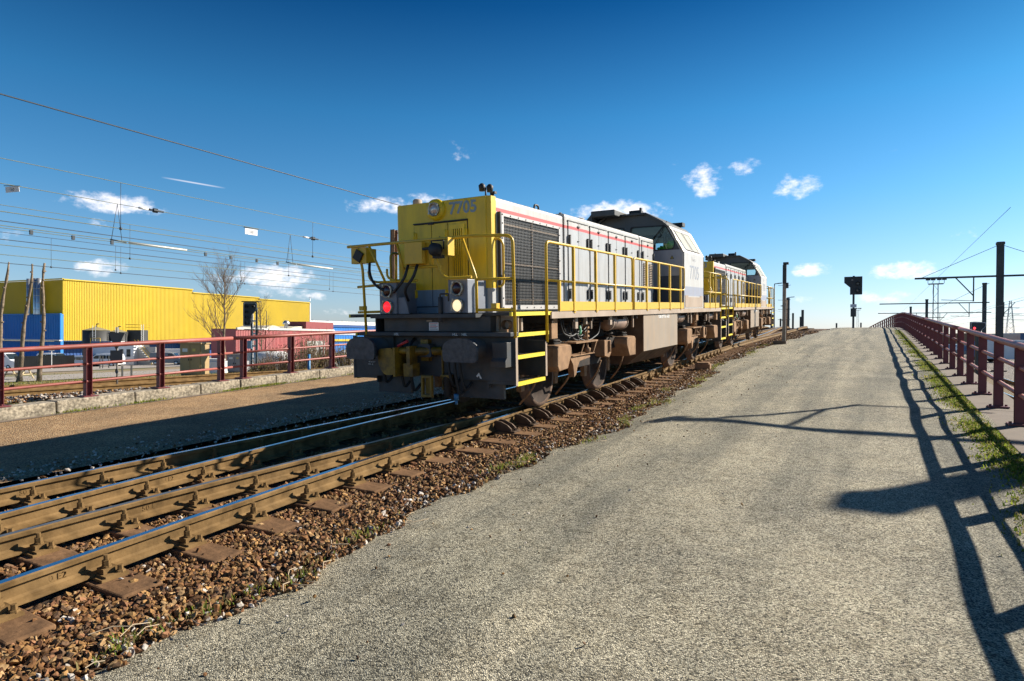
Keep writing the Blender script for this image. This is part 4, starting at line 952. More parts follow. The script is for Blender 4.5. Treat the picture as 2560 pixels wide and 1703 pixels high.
            mb = MB(); mb.cyl((s * 1.27, yc - .4, .80), (s * 1.27, yc - .4, 1.24), .012, 8); mb.lathe([(0, .02), (.02, .05), (.08, .06), (.1, .02), (.16, .02)], (s * 1.27, yc - .4, .80), 'Z', 10); P(mb, 'damper_rod', mBog, bg)
            # coil spring
            pts = [(s * 1.16 + .075 * math.cos(t * .5), yc - .28 + .075 * math.sin(t * .5), 1.0 + t * .0056) for t in range(0, 64)]
            P(MB().tube(pts, .02, 7), 'coil_spring', mBog, bg)
            pts = [(s * 1.1 + .07 * math.cos(t * .5), yc + 1.0 + .07 * math.sin(t * .5), 1.0 + t * .0056) for t in range(0, 64)]
            P(MB().tube(pts, .018, 7), 'coil_spring', mFrame, bg)
            # middle lubricator box and sand pipes
            mb = MB(); mb.prism([(yc + .3, .70), (yc + .3, .98), (yc + .62, .96), (yc + .62, .74), (yc + .52, .66)], 'X', *sorted((s * 1.05, s * 1.3))); mb.cyl((s * 1.31, yc + .5, .76), (s * 1.31, yc + .5, .96), .03, 8); P(mb, 'brake_cylinder', mBog, bg, .008)
            for dy in (-1.78, -.62, .62, 1.78):
                mb = MB(); mb.prism([(yc + dy - .05, .30), (yc + dy + .05, .30), (yc + dy + .08, .48), (yc + dy, .62), (yc + dy - .07, .48)], 'X', *sorted((s * .72, s * .80))); P(mb, 'brake_shoe', mBog, bg)
                P(MB().tube(rpath([(s * 1.1, yc + dy, .6), (s * 1.0, yc + dy * 1.04, .35), (s * .8, yc + dy * 1.06, .12)], .1), .016, 7), 'sand_pipe', mBog, bg)
    # --- fuel tank
    mb = MB(); mb.prism([(-1.36, 1.43), (1.36, 1.43), (1.36, .66), (1.0, .38), (-1.0, .38), (-1.36, .66)], 'Y', 5.75, 8.2); tk = P(mb, 'fuel_tank', mTankB, bevel=.01)
    for s in (-1, 1):
        mb = MB(); mb.box(*sorted((s * 1.361, s * 1.38)), 5.72, 8.22, .66, 1.43); P(mb, 'tank_panel', mTank, tk, .005)
    text_part('vehicle_number', uic, .088, mWhiteTxt, root, frame_M((1.3815, 7.15, 1.335), (0, 1, 0), (0, 0, 1)), sx=.95, bold=.002)
    mb = MB(); mb.cyl((1.34, 7.05, 1.44), (1.38, 7.05, 1.44), .03, 8); P(mb, 'tank_bracket', mYelRail, tk)
    for s in (-1, 1):
        for (a, b, r_, zz) in ((4.22, 5.12, .135, 1.27), (8.66, 9.35, .12, 1.28), (12.0, 12.6, .11, 1.27)):
            mb = MB(); mb.lathe([(a, 0), (a, r_ * .75), (a + .04, r_), (b - .04, r_), (b, r_ * .75), (b, 0)], (s * 1.15, 0, zz), 'Y', 22); at_ = P(mb, 'air_reservoir', mat('reservoir_brown', (.30, .20, .15), .5, .2, .2, 6, dirt=(.13, .10, .08), dirt_amt=.5))
            for yy in (a + .08, b - .08):
                mb = MB(); mb.lathe([(yy - .012, r_ + .004), (yy - .012, r_ + .012), (yy + .012, r_ + .012), (yy + .012, r_ + .004)], (s * 1.15, 0, zz), 'Y', 22); mb.box(s * 1.15 - .012, s * 1.15 + .012, yy - .012, yy + .012, zz + r_ + .006, 1.45); P(mb, 'strap', mBeige, at_)
        # hanging brackets, valves and pipes under the walkway
        rr2 = random.Random(4)
        for yy, w_, h_, d_ in ((1.75, .20, .30, .1), (2.55, .10, .18, .06), (2.95, .05, .12, .05), (3.16, .03, .2, .03), (4.05, .09, .16, .05), (5.25, .04, .24, .03), (8.4, .03, .22, .03), (9.45, .03, .26, .03), (9.75, .06, .28, .04), (10.35, .22, .22, .1), (11.4, .05, .25, .04), (11.75, .03, .3, .03), (12.75, .2, .25, .08)):
            mb = MB(); mb.box(*sorted((s * (1.33 - d_), s * 1.33)), yy - w_ / 2, yy + w_ / 2, 1.40 - h_, 1.40); P(mb, 'hanger_bracket', mBeige if w_ < .15 else mBog, bevel=.004)
        mb = MB(); mb.tube(rpath([(s * 1.3, 2.72, 1.26), (s * 1.32, 2.72, 1.18), (s * 1.32, 2.68, 1.12)], .04), .02, 8); P(mb, 'valve_lever', mGreen)
        for k in range(7):
            y0_ = 2.2 + rr2.uniform(-.2, .6); y1_ = y0_ + rr2.uniform(.6, 1.2); x_ = s * rr2.uniform(1.0, 1.3); sag = rr2.uniform(.95, 1.12)
            P(MB().tube(rpath([(x_, y0_, 1.4), (x_, y0_ + .08, sag + .08), (x_, (y0_ + y1_) / 2, sag), (x_, y1_ - .05, sag + .12), (x_, y1_, 1.36)], .2, 5), .012, 7), 'cable', mBlack)
        for zz, xx in ((1.36, 1.2), (1.3, 1.1), (1.24, 1.0)):
            mb = MB(); mb.cyl((s * xx, 1.6, zz), (s * xx, 13, zz), .018, 8); P(mb, 'air_pipe', mFrame)
    # --- cab
    yf, yr = 8.73, 10.78
    out = [(-1.40, 1.5), (1.40, 1.5), (1.40, 2.86), (1.05, 3.50), (.92, 3.62), (.50, 3.86), (-.50, 3.86), (-.92, 3.62), (-1.05, 3.50), (-1.40, 2.86)]
    wr = round_poly([(.07, 2.93), (1.17, 2.93), (1.20, 3.12), (.97, 3.53), (.07, 3.55)], .07, 4); wlft = [(-x, z) for x, z in reversed(wr)]
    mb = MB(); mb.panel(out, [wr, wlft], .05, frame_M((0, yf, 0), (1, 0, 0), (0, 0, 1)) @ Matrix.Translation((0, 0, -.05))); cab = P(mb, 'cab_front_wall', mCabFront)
    for w_ in (wr, wlft):
        mb = MB(); c_ = [sum(p[i] for p in w_) / len(w_) for i in (0, 1)]; wi = [(c_[0] + (p[0] - c_[0]) * .95, c_[1] + (p[1] - c_[1]) * .92) for p in w_]
        mb.panel(w_, [wi], .012, frame_M((0, yf, 0), (1, 0, 0), (0, 0, 1))); P(mb, 'window_seal', mBlack, cab)
        mb = MB(); mb.prism(w_, 'Y', yf + .02, yf + .026); P(mb, 'window_pane', mGlass, cab)
    mb = MB(); mb.bar((.66, yf - .03, 2.98), (1.0, yf - .03, 3.62), .012, .012); mb.bar((.45, yf - .02, 3.0), (.98, yf - .02, 3.58), .016, .02); P(mb, 'wiper', mBlack, cab)
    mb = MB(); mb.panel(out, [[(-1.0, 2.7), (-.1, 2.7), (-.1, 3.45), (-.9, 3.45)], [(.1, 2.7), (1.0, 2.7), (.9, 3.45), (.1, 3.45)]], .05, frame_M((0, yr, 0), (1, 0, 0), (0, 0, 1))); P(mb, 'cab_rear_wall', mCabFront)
    for s in (-1, 1):
        mb = MB(); mb.box(*sorted((s * 1.36, s * 1.40)), yf - .001, yr + .001, 1.5, 2.86); mb.panel([(-.02, 0), (yr - yf + .02, 0), (yr - yf + .02, .73), (-.02, .73)], [round_poly([(.30, .07), (1.80, .07), (1.62, .66), (.16, .66)], .05, 3)], -s * .05 if s > 0 else -.05,
                               frame_M((s * 1.403, yf, 2.86), (0, 1, 0), (-s * .35, 0, .64)) if s > 0 else frame_M((s * 1.403, yf, 2.86), (0, 1, 0), (-s * .35, 0, .64)))
        cs = P(mb, 'cab_side_wall', mCabSide)
        MS = frame_M((s * 1.403, yf, 2.86), (0, 1, 0), (-s * .35, 0, .64))
        for a in ([(.33, .09), (1.05, .09), (.90, .64), (.20, .64)], [(1.09, .09), (1.76, .09), (1.60, .64), (.94, .64)]):
            c_ = [sum(p[i] for p in a) / 4 for i in (0, 1)]; wi = [(c_[0] + (p[0] - c_[0]) * .82, c_[1] + (p[1] - c_[1]) * .88) for p in a]
            mb = MB(); mb.panel(a, [wi], .012 * s, MS); P(mb, 'window_seal', mBlack, cs)
            mb = MB(); mb.panel(wi, [], -.006 * s, MS @ Matrix.Translation((0, 0, .006 * s))); P(mb, 'window_pane', mBlind, cs)
        if s > 0:
            mb = MB(); mb.panel([(.12, -1.33), (1.9, -1.33), (1.9, -1.04), (1.62, -1.04), (1.62, -1.08), (.40, -1.08), (.40, -1.04), (.12, -1.04)], [], .006, frame_M((1.402, yf, 2.86), (0, 1, 0), (0, 0, 1))); P(mb, 'cab_lower_panel', mBeige, cs)
            text_part('running_number', number, .49, mNumCab, root, frame_M((1.402, yf + 1.05, 2.38), (0, 1, 0), (0, 0, 1)), sx=.98, bold=0)
            text_part('faded_lettering', 'Lineas', .16, mFaint, root, frame_M((1.402, yf + .95, 2.73), (0, 1, 0), (0, 0, 1)))
            mb = MB(); mb.tube(rpath([(1.36, yf - .03, 2.92), (1.10, yf - .05, 3.42)], .05), .016, 8); P(mb, 'grab_rail', mRing, cs)
    for s in (-1, 1):
        mb = MB(); mb.prism([(s * 1.05, 3.50), (s * .92, 3.62), (s * .50, 3.86), (s * .50, 3.82), (s * .90, 3.58), (s * 1.02, 3.47)], 'Y', yf - .12, yr + .06); P(mb, 'roof_slope', mRoof)
    mb = MB(); mb.box(-.5, .5, yf - .12, yr + .06, 3.82, 3.861); rf = P(mb, 'cab_roof', mRoof)
    mb = MB(); mb.box(-.78, -.15, yf - .5, yf + .8, 3.80, 3.95); mb.prism([(-1.0, 3.70), (-.78, 3.93), (-.78, 3.7)], 'Y', yf - .4, yf + .6); P(mb, 'air_conditioner', mRoof, rf, .02)
    mb = MB(); mb.box(-.02, .22, yf + .3, yf + .6, 3.86, 4.0); mb.cyl((-.05, yf + .35, 3.86), (-.05, yf + .35, 4.0), .03, 8); mb.box(.24, .29, yf + .2, yf + .3, 3.86, 4.04); mb.cyl((-.6, yf, 3.94), (-.6, yf, 4.02), .02, 6); mb.box(.6, .9, yr - .25, yr + .02, 3.70, 3.80); P(mb, 'antenna', mBlack, rf)
    mb = MB(); mb.prism([(-.05, 2.745), (.05, 2.745), (0, 2.835)], 'Y', yf - .006, yf - .001, 0, Matrix.Translation((1.12, 0, -.04))); t_ = P(mb, 'warning_triangle', mBlack)
    mb = MB(); mb.prism([(-.034, 2.754), (.034, 2.754), (0, 2.815)], 'Y', yf - .009, yf - .0065, 0, Matrix.Translation((1.12, 0, -.04))); P(mb, 'triangle_face', mat('triangle_yellow', (.30, .24, .03), .5), t_)
    mb = MB(); mb.box(.80, 1.30, yf - .012, yf - .002, 1.56, 2.30); P(mb, 'cab_door', mat('cab_door_dark', (.06, .075, .10), .5, 0, .15, 3), None, .01)
    # interior
    mb = MB(); mb.box(-1.3, 1.3, yf + .06, yr - .02, 1.52, 1.56); mb.box(-1.0, 1.0, yf + .12, yf + .5, 1.56, 2.78); mb.box(-.2, .25, yf + .9, yf + 1.3, 1.56, 2.5); mb.box(-.2, .25, yf + 1.3, yf + 1.4, 2.3, 3.1); mb.box(.55, .62, yf + 1.2, yf + 1.28, 1.56, 3.5); P(mb, 'cab_interior', mSeat)
    mb = MB(); mb.box(-1.0, 1.0, yr - .06, yr - .055, 3.30, 3.45); mb.box(-.9, .9, yf + .1, yf + 1.8, 3.52, 3.54); P(mb, 'cab_lining', mPanelIn)
    return root

def hivis(root, off):
    """crumpled hi-vis jackets behind the cab's front window"""
    bm = bmesh.new(); bmesh.ops.create_icosphere(bm, subdivisions=3, radius=1)
    rr = random.Random(2)
    for v in bm.verts:
        n = v.co.normalized(); k = 1 + .16 * math.sin(n.x * 7 + n.z * 5) + .12 * math.sin(n.y * 9 - n.x * 4 + n.z * 8)
        v.co = Vector((n.x * .19, n.y * .10, n.z * .15)) * k
        if v.co.z < -.09: v.co.z = -.09
    me = bpy.data.meshes.new('hivis_jacket'); bm.to_mesh(me); bm.free(); me.materials.append(mHiVis)
    for p in me.polygons: p.use_smooth = True
    for k, (x, sc) in enumerate(((1.04, 1.0), (.82, .72))):
        p = root.matrix_basis @ Vector((x, 9.02, 3.02 - .05 * k))
        o = inst(me, 'hivis_jacket', None, p, (.05, 0, .3 * k + root.rotation_euler.z), (sc, sc, sc * (1 if k == 0 else .8)))
        tag(o, ('larger' if k == 0 else 'smaller') + ' bright green hi-vis jacket bundled behind the cab window of the front locomotive', 'jacket', 'hi-vis jackets in the cab')
L1 = make_loco('7705', 'yellow and grey shunting locomotive number 7705, the nearer one with its lamps lit', '92 88 0077 705-1 B-BLX', (-5.40, 6.70, ramp(6.7)), 0.0, math.atan(SL))
hivis(L1, 0)
L2 = make_loco('7703', 'yellow and grey shunting locomotive number 7703 coupled behind the first', '92 88 0077 703-6 B-BLX', (-5.67, 21.75, ramp(21.75) + .005), .0227, math.atan(.0445))

# ------------------------------------------------------------------ railings and kerbs
mMaroon = mat('maroon_rail_paint', (.32, .085, .066), .5, 0, .14, 3, dirt=(.13, .06, .05), dirt_amt=.45, dirt_scale=4)
mMaroonD = mat('maroon_paint_shaded', (.16, .030, .034), .5, 0, .2, 5, dirt=(.07, .04, .04), dirt_amt=.5, dirt_scale=5)  # same paint as the rails, darkened for the posts' shaded faces
mConc = mat('lichen_concrete', (.36, .31, .23), .95, 0, .5, 22, dirt=(.055, .045, .03), dirt_amt=1.0, dirt_scale=16, bump=.7, bscale=30)
mConcS = mat('plain_concrete', (.16, .125, .095), .95, 0, .15, 4, dirt=(.18, .15, .11), dirt_amt=.6, dirt_scale=3, bump=.4, bscale=35)

def railing(name, label, X, ys, base_h, top_h, rails_h, r_top, r_mid, breaks, mpost, mrail, y0, y1, bended=False):
    root = tag(empty(name, (X, y0, ramp(y0))), label, 'railing', 'ramp railings')
    bx = (lambda y: bend(y)) if bended else (lambda y: 0)
    segs = [y0] + list(breaks) + [y1]
    for h, r in [(top_h, r_top)] + [(q, r_mid) for q in rails_h]:
        for a, b in zip(segs, segs[1:]):
            pts = []; n = max(2, int((b - a) / 1.5))
            for i in range(n + 1):
                y = a + .012 + (b - a - .024) * i / n; pts.append((X + bx(y) - X, y - y0, ramp(y) + h - ramp(y0)))
            MB().tube(pts, r, 12).build('top_rail' if h == top_h else 'lower_rail', mrail, root)
    for y in ys:
        mb = MB(); z0 = ramp(y) + base_h - ramp(y0); z1 = ramp(y) + top_h - ramp(y0) - r_top * .5
        x = bx(y)
        mb.box(x - .058, x + .058, y - y0 - .05, y - y0 - .042, z0, z1); mb.box(x - .058, x + .058, y - y0 + .042, y - y0 + .05, z0, z1); mb.box(x - .005, x + .005, y - y0 - .042, y - y0 + .042, z0, z1)
        po = mb.build('post', mpost, root)
        mb = MB(); mb.box(x - .13, x + .13, y - y0 - .12, y - y0 + .12, z0 - .004, z0 + .018)
        fo = mb.build('base_plate', mpost, po)
        for sx in (-.1, .1):
            mb = MB(); mb.lathe([(0, .018), (.025, .018), (.025, 0)], (x + sx, y - y0, z0 + .018), 'Z', 6, 0, False); mb.build('anchor_bolt', mpost, po)
    return root
ysR = [10.66 - 1.70 * 6 + 1.70 * i for i in range(53)]
railing('railing', 'maroon tube railing along the right edge of the gravel path', 1.68, ysR, -.10, .945, (.66, .30), .048, .030, [-4.7, 6.4, 17.6, 28.9, 39.5, 47.0], mMaroonD, mMaroon, -8.0, 90, True)
ysL = [8.77 - 1.33 * k for k in range(9, -1, -1)] + [9.33 + 1.325 * k for k in range(0, 12)] + [25.8, 27.1, 28.4]
railing('railing', 'red tube railing on the concrete kerb across the track', -12.2, ysL, .11, 1.01, (.69, .38), .040, .024, [9.06, 24.6], mMaroonD, mMaroon, -4, 60)

# right ledge slabs, left kerb blocks: each its own piece
ledge = tag(empty('concrete_ledge', (1.68, 0, 0)), 'weathered concrete ledge carrying the right hand railing', 'kerb')
for k in range(22):
    a = -8 + 4.0 * k; b = a + 3.985
    mb = MB(); vs = []
    n = 4
    for j in range(n + 1):
        y = a + (b - a) * j / n
        for (x, h) in ((-.30, -.26), (-.30, -.105), (.36, -.105), (.36, -.26)): vs.append((x + bend(y), y, ramp(y) + h))
    fs = [(j * 4 + i, j * 4 + i + 1, j * 4 + i + 5, j * 4 + i + 4) for j in range(n) for i in range(3)] + [(j * 4 + 3, j * 4, j * 4 + 4, j * 4 + 7) for j in range(n)] + [(0, 1, 2, 3), (n * 4, n * 4 + 1, n * 4 + 2, n * 4 + 3)]
    mb.add(vs, fs); mb.build('slab', mConcS, ledge, .008)
kerb = tag(empty('concrete_kerb', (-12.2, 0, 0)), 'mottled concrete kerb blocks under the left railing', 'kerb')
joints = [-3.2, -1.6, -.1, 1.5, 3.0, 4.2, 5.54, 6.86, 8.20, 9.14, 10.09, 11.42, 12.75, 14.1, 15.4, 16.7, 18, 19.4, 20.8, 22.2, 23.6, 25, 26.4, 27.8]
rk = random.Random(8)
for a, b in zip(joints, joints[1:]):
    mb = MB(); mb.box(-.20, .17, -(b - a) / 2 + .008, (b - a) / 2 - .008, -.2, .21)
    o = mb.build('block', mConc, kerb, .02); o.location = (rk.uniform(-.012, .012), (a + b) / 2, ramp((a + b) / 2) - .105 + rk.uniform(-.006, .006)); o.rotation_euler = (math.atan(SL), 0, rk.uniform(-.004, .004))
strip('kerb_channel', -12.02, -11.84, -.098, mConcS, 1, 0)

# ------------------------------------------------------------------ vegetation
def leaf_mat(name, col, var=.35, trans=.25):
    m = mat(name, col, .7, 0, var, 3.0, spec=.2); nt = m.node_tree; N = nt.nodes; L = nt.links; b = N['Principled BSDF']; out = N['Material Output']
    t = N.new('ShaderNodeBsdfTranslucent'); src = b.inputs['Base Color'].links[0].from_socket; L.new(src, t.inputs[0])
    mx = N.new('ShaderNodeMixShader'); mx.inputs[0].default_value = .45; L.new(b.outputs[0], mx.inputs[1]); L.new(t.outputs[0], mx.inputs[2]); L.new(mx.outputs[0], out.inputs[0]); return m
def grass(name, label, fn, n, m, hmin, hmax, seed, w=.006):
    r = random.Random(seed); mb = MB()
    for _ in range(n):
        p = fn(r)
        if p is None: continue
        x, y, z = p; a = r.uniform(0, 6.28); h = r.uniform(hmin, hmax); ln = r.uniform(.2, .9) * h
        dx, dy = math.cos(a), math.sin(a); ww = w * r.uniform(.7, 1.5); px, py = -dy * ww, dx * ww
        m1 = (x + dx * ln * .35, y + dy * ln * .35, z + h * .65); t = (x + dx * ln, y + dy * ln, z + h)
        mb.add([(x - px, y - py, z), (x + px, y + py, z), (m1[0] + px * .7, m1[1] + py * .7, m1[2]), (m1[0] - px * .7, m1[1] - py * .7, m1[2]), t], [(0, 1, 2, 3), (3, 2, 4)], r.randint(0, len(m) - 1))
    return tag(mb.build(name, m, fixn=False), label, 'grass', kind='stuff')
gA = leaf_mat('grass_green', (.12, .18, .02)); gB = leaf_mat('grass_yellow_green', (.22, .26, .035)); gC = leaf_mat('grass_straw', (.34, .28, .11)); gD = leaf_mat('moss', (.15, .16, .03))
def fR(r):
    y = r.uniform(3, 47) if r.random() < .45 else r.uniform(3, 20)
    dens = .5 + .5 * math.sin(y * 1.9) * math.sin(y * .63 + 1)
    if r.random() > dens + .25: return None
    x = 1.38 - abs(r.gauss(0, .15)) - (.14 * r.random() * dens)
    return (x + bend(y), y, ramp(y) - .125)
grass('grass_verge', 'green grass tufts along the foot of the right ledge', fR, 46000, [gA, gB, gB, gC, gD], .010, .05, 4, .009)
cl = [(rb.uniform(2, 13), rb.gauss(0, .05)) for _ in range(16)]
def fK(r):
    c = r.choice(cl); y = c[0] + r.gauss(0, .25); return (-11.99 + abs(r.gauss(0, .05)), y, ramp(y) - .10)
grass('grass_tufts', 'small green weeds at the foot of the left kerb', fK, 2500, [gA, gB, gC], .02, .06, 5, .007)
cw = [(rb.uniform(18, 33), rb.gauss(.1, .1)) for _ in range(12)] + [(rb.uniform(1.8, 18), rb.gauss(0, .08)) for _ in range(20)]
def fW(r):
    c = r.choice(cw); y = c[0] + r.gauss(0, .16 if c[0] < 18 else .6); return (path_left(y) + c[1] + r.gauss(0, .05), y, ramp(y) - .135)
grass('weeds', 'sparse weeds and straw along the edge of the gravel path', fW, 2200, [gB, gC, gC, gA], .01, .05, 6, .005)
def fD(r):
    d = r.uniform(16, 60); px = r.uniform(-100, 900); p = gp(px, d); return (p.x, p.y, p.z)
grass('dry_grass', 'dry yellow grass on the low ground behind the left railing', fD, 9000, [gC, gC, gB, gD], .03, .14, 8, .012)

mBark = mat('grey_bark', (.22, .165, .11), .9, 0, .35, 6, dirt=(.07, .055, .04), dirt_amt=.7, dirt_scale=8, bump=.8, bscale=18)
mTwig = mat('twig_brown', (.15, .105, .072), .9, 0, .25, 5)
def bare_tree(label, p, h, seed, spread=1.0, depth=6):
    root = tag(empty('bare_tree', p), label, 'tree')
    r = random.Random(seed); tr = MB(); tw = MB()
    pts = []; rad = []; q = Vector((0, 0, 0)); n = 12
    for i in range(n + 1):
        t = i / n; pts.append(Vector((q.x, q.y, h * .97 * t))); rad.append(max(.006, h * .0135 * (1 - t) ** 1.1 + .004)); q = q + Vector((r.uniform(-.02, .02), r.uniform(-.02, .02), 0)) * h * .5
    tr.tube(pts, .1, 8, 0, False, rad)
    def limb(p, d, L, ra, lv):
        k = 4; pp = [p]; x = p
        for i in range(k):
            d = (d + Vector((r.uniform(-.13, .13), r.uniform(-.13, .13), r.uniform(.02, .16)))).normalized(); x = x + d * (L / k); pp.append(x)
        tw.tube(pp, ra, 5 if lv == 0 else 3, 0, False, [ra * (1 - .75 * i / k) for i in range(k + 1)])
        if lv >= depth: return
        for j in range(9 if lv == 0 else 6):
            i = r.randint(1, k); a = r.uniform(0, 6.28); s = r.uniform(.45, .85)
            nd = (d + Vector((math.cos(a) * s, math.sin(a) * s, r.uniform(-.1, .4)))).normalized()
            limb(pp[i], nd, L * r.uniform(.32, .55), ra * .45, lv + 1)
    for k in range(34):
        t = r.uniform(.14, .95); i = min(n - 1, int(t * n)); a = r.uniform(0, 6.28); up = .55 + 1.1 * t
        limb(pts[i].lerp(pts[i + 1], t * n - i), Vector((math.cos(a), math.sin(a), up)).normalized(), h * spread * (.40 - .26 * t) * r.uniform(.7, 1.15), h * .0042 * (1.25 - t), 0)
    tr.build('trunk', mBark, root); tw.build('crown', mTwig, root); return root
p = gp(562, 45); bare_tree('tall bare tree in front of the yellow building', p, 8.3, 12, 1.0, 2)
p = gp(655, 47); bare_tree('slender bare sapling behind the signal board', p, 5.4, 9, .75, 2)
def pollard(label, px, d, top_y, seed, lean):
    p = gp(px, d); root = tag(empty('pollarded_tree', p), label, 'tree', 'pollarded trunks by the railing')
    H = at(px, top_y, d).z - p.z; r = random.Random(seed)
    pts = []; rad = []; n = 14
    lat = R0
    for i in range(n + 1):
        t = i / n; off = lat * (lean * t + .16 * math.sin(t * 7 + seed) * t) ; pts.append(Vector((off.x, off.y, H * t))); rad.append(.145 * (1 - .6 * t) + .02 * math.sin(i * 2.1 + seed))
    rad[0] *= 1.25
    MB().tube(pts, .2, 10, 0, True, rad).build('trunk', mBark, root)
    for k in range(6):
        i = r.randint(4, n - 1); a = r.uniform(0, 6.28); v = Vector((math.cos(a), math.sin(a), .3)).normalized()
        MB().tube([pts[i], pts[i] + v * (rad[i] + .07)], .06, 7, 0, True, [.07, .045]).build('knot', mBark, root)
    mb = MB()
    for k in range(26):
        i = r.randint(n - 3, n); a = r.uniform(0, 6.28); v = Vector((math.cos(a) * .7, math.sin(a) * .7, 1.1)).normalized(); mb.tube([pts[i], pts[i] + v * r.uniform(.15, .5)], .008, 3, 0, False)
    return root
pollard('leftmost pollarded trunk cut by the picture edge', -6, 40, 655, 1, .55)
pollard('pollarded trunk leaning right, second from the left', 48, 40, 660, 2, .75)
pollard('straighter pollarded trunk, third from the left', 98, 40, 658, 5, .42)
mBushL = [leaf_mat('bush_olive', (.13, .115, .03)), leaf_mat('bush_brown', (.13, .075, .045)), leaf_mat('bush_straw', (.26, .20, .085))]
def bush(label, px, d, w, h, seed, pal):
    p = gp(px, d); root = tag(empty('bush', p), label, 'bush', 'bushes behind the kerb'); r = random.Random(seed); mb = MB(); tw = MB()
    for k in range(int(520 * w)):
        a = r.uniform(0, 6.28); rr = w * .5 * math.sqrt(r.random()); x, y = rr * math.cos(a), rr * math.sin(a) * .8
        z = h * r.random() ** .7 * (1 - .55 * (rr / (w * .5)) ** 2) * (.8 + .2 * math.sin(3 * x + seed))
        s = r.uniform(.02, .05); b = [Vector((r.gauss(0, 1), r.gauss(0, 1), r.gauss(0, 1))).normalized() * s for _ in range(2)]; c = Vector((x, y, z))
        mb.add([c - b[0], c + b[1] * .6, c + b[0], c - b[1] * .6], [(0, 1, 2, 3)], r.choice(pal))
    for k in range(int(60 * w)):
        a = r.uniform(0, 6.28); rr = w * .45 * math.sqrt(r.random()); x, y = rr * math.cos(a), rr * math.sin(a) * .8; hh = h * r.uniform(.5, 1.1) * (1 - .5 * (rr / (w * .5)) ** 2)
        tw.tube([(x * .6, y * .6, 0), (x * .9, y * .9, hh * .6), (x * 1.1 + r.uniform(-.08, .08), y * 1.1, hh)], .012, 3, 0, False, [.014, .009, .004])
    tw.build('stems', mTwig, root); mb.build('foliage', mBushL, root, fixn=False); return root
bush('reddish brown leafless bush between the railing posts', 700, 27, 2.2, 1.25, 1, [1, 1, 1, 0])
bush('olive bush left of the blue post', 760, 25, 1.6, 1.5, 2, [0, 0, 2, 1])
bush('tall olive bush behind the blue post', 800, 28, 2.2, 1.9, 3, [0, 2, 0])
bush('straw coloured bush near the left buffer', 868, 27, 1.8, 1.5, 4, [2, 0, 2])
bush('low olive bush at the foot of the signal ladder', 655, 24, 1.2, .7, 5, [0, 1])
def woods(name, label, px0, px1, d, h, seed):
    r = random.Random(seed); mb = MB()
    for k in range(900):
        t = r.random(); px = px0 + (px1 - px0) * t; dd = d * r.uniform(.9, 1.15); p = ray(px, 840) * dd; z0 = -8; hh = h * (.55 + .45 * math.sin(px * .05 + seed) ** 2) * r.uniform(.6, 1.1)
        w = h * .16
        for j in range(3):
            c = Vector((p.x, p.y, z0 + hh * r.uniform(.3, 1))); a = R0 * w * r.uniform(.5, 1.2); b = Vector((0, 0, w * r.uniform(.5, 1.4))); e = F0 * w * .6
            mb.add([c - a, c - b, c + a, c + b, c + e], [(0, 1, 4), (1, 2, 4), (2, 3, 4), (3, 0, 4)])
    tag(mb.build(name, mat('far_trees', (.09, .085, .055), .95, 0, .3, .2), fixn=False), label, 'woods', kind='stuff')
woods('far_woods', 'distant hazy tree line on the horizon', 860, 2700, 900, 14, 3)

# ------------------------------------------------------------------ buildings on the left
def corrugated(mb, p0, p1, z0, z1, pitch, depth, mi=0):
    p0, p1 = Vector(p0), Vector(p1); d = p1 - p0; L = d.length; d /= L; nrm = Vector((d.y, -d.x, 0)); n = int(L / pitch); vs = []
    for i in range(n):
        for t, o in ((0, 0), (.5, 0), (.58, depth), (.92, depth)):
            q = p0 + d * ((i + t) * L / n) + nrm * o; vs += [(q.x, q.y, z0), (q.x, q.y, z1)]
    q = p1; vs += [(q.x, q.y, z0), (q.x, q.y, z1)]
    m = len(vs) // 2; mb.add(vs, [(2 * i, 2 * i + 2, 2 * i + 3, 2 * i + 1) for i in range(m - 1)], mi)
mYB = mat('yellow_cladding', (.62, .44, .008), .55, 0, .06, .25, dirt=(.5, .36, .05), dirt_amt=.4, dirt_scale=.15, streak=True)
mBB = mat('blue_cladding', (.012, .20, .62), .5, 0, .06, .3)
mBB2 = mat('dark_and_shaded_blue', (.012, .07, .25), .55, 0, .1, .3)  # on the warehouse ground floor: blue darkened for shade under the overhang
mRB = mat('red_cladding', (.40, .10, .10), .6, 0, .15, .5, dirt=(.30, .16, .15), dirt_amt=.7, dirt_scale=.8, streak=True)
mGreyR = mat('roof_sheet_pale', (.58, .56, .50), .6, 0, .1, .5)
mTrimW = mat('trim_white', (.70, .69, .66), .5, 0, .06, 1)
mSilver = mat('flue_silver', (.62, .62, .62), .35, .8, .1, 2)
mWhiteV = mat('vehicle_white', (.74, .75, .76), .3, 0, .04, 2)
mBlueV = mat('vehicle_blue', (.04, .10, .22), .3, 0, .06, 2)
mGreyV = mat('vehicle_grey', (.20, .22, .24), .3, 0, .06, 2)
mWinV = mat('vehicle_glass', (.02, .03, .035), .08, 0, .2, 2)
mTyre = mat('tyre', (.02, .02, .02), .8)

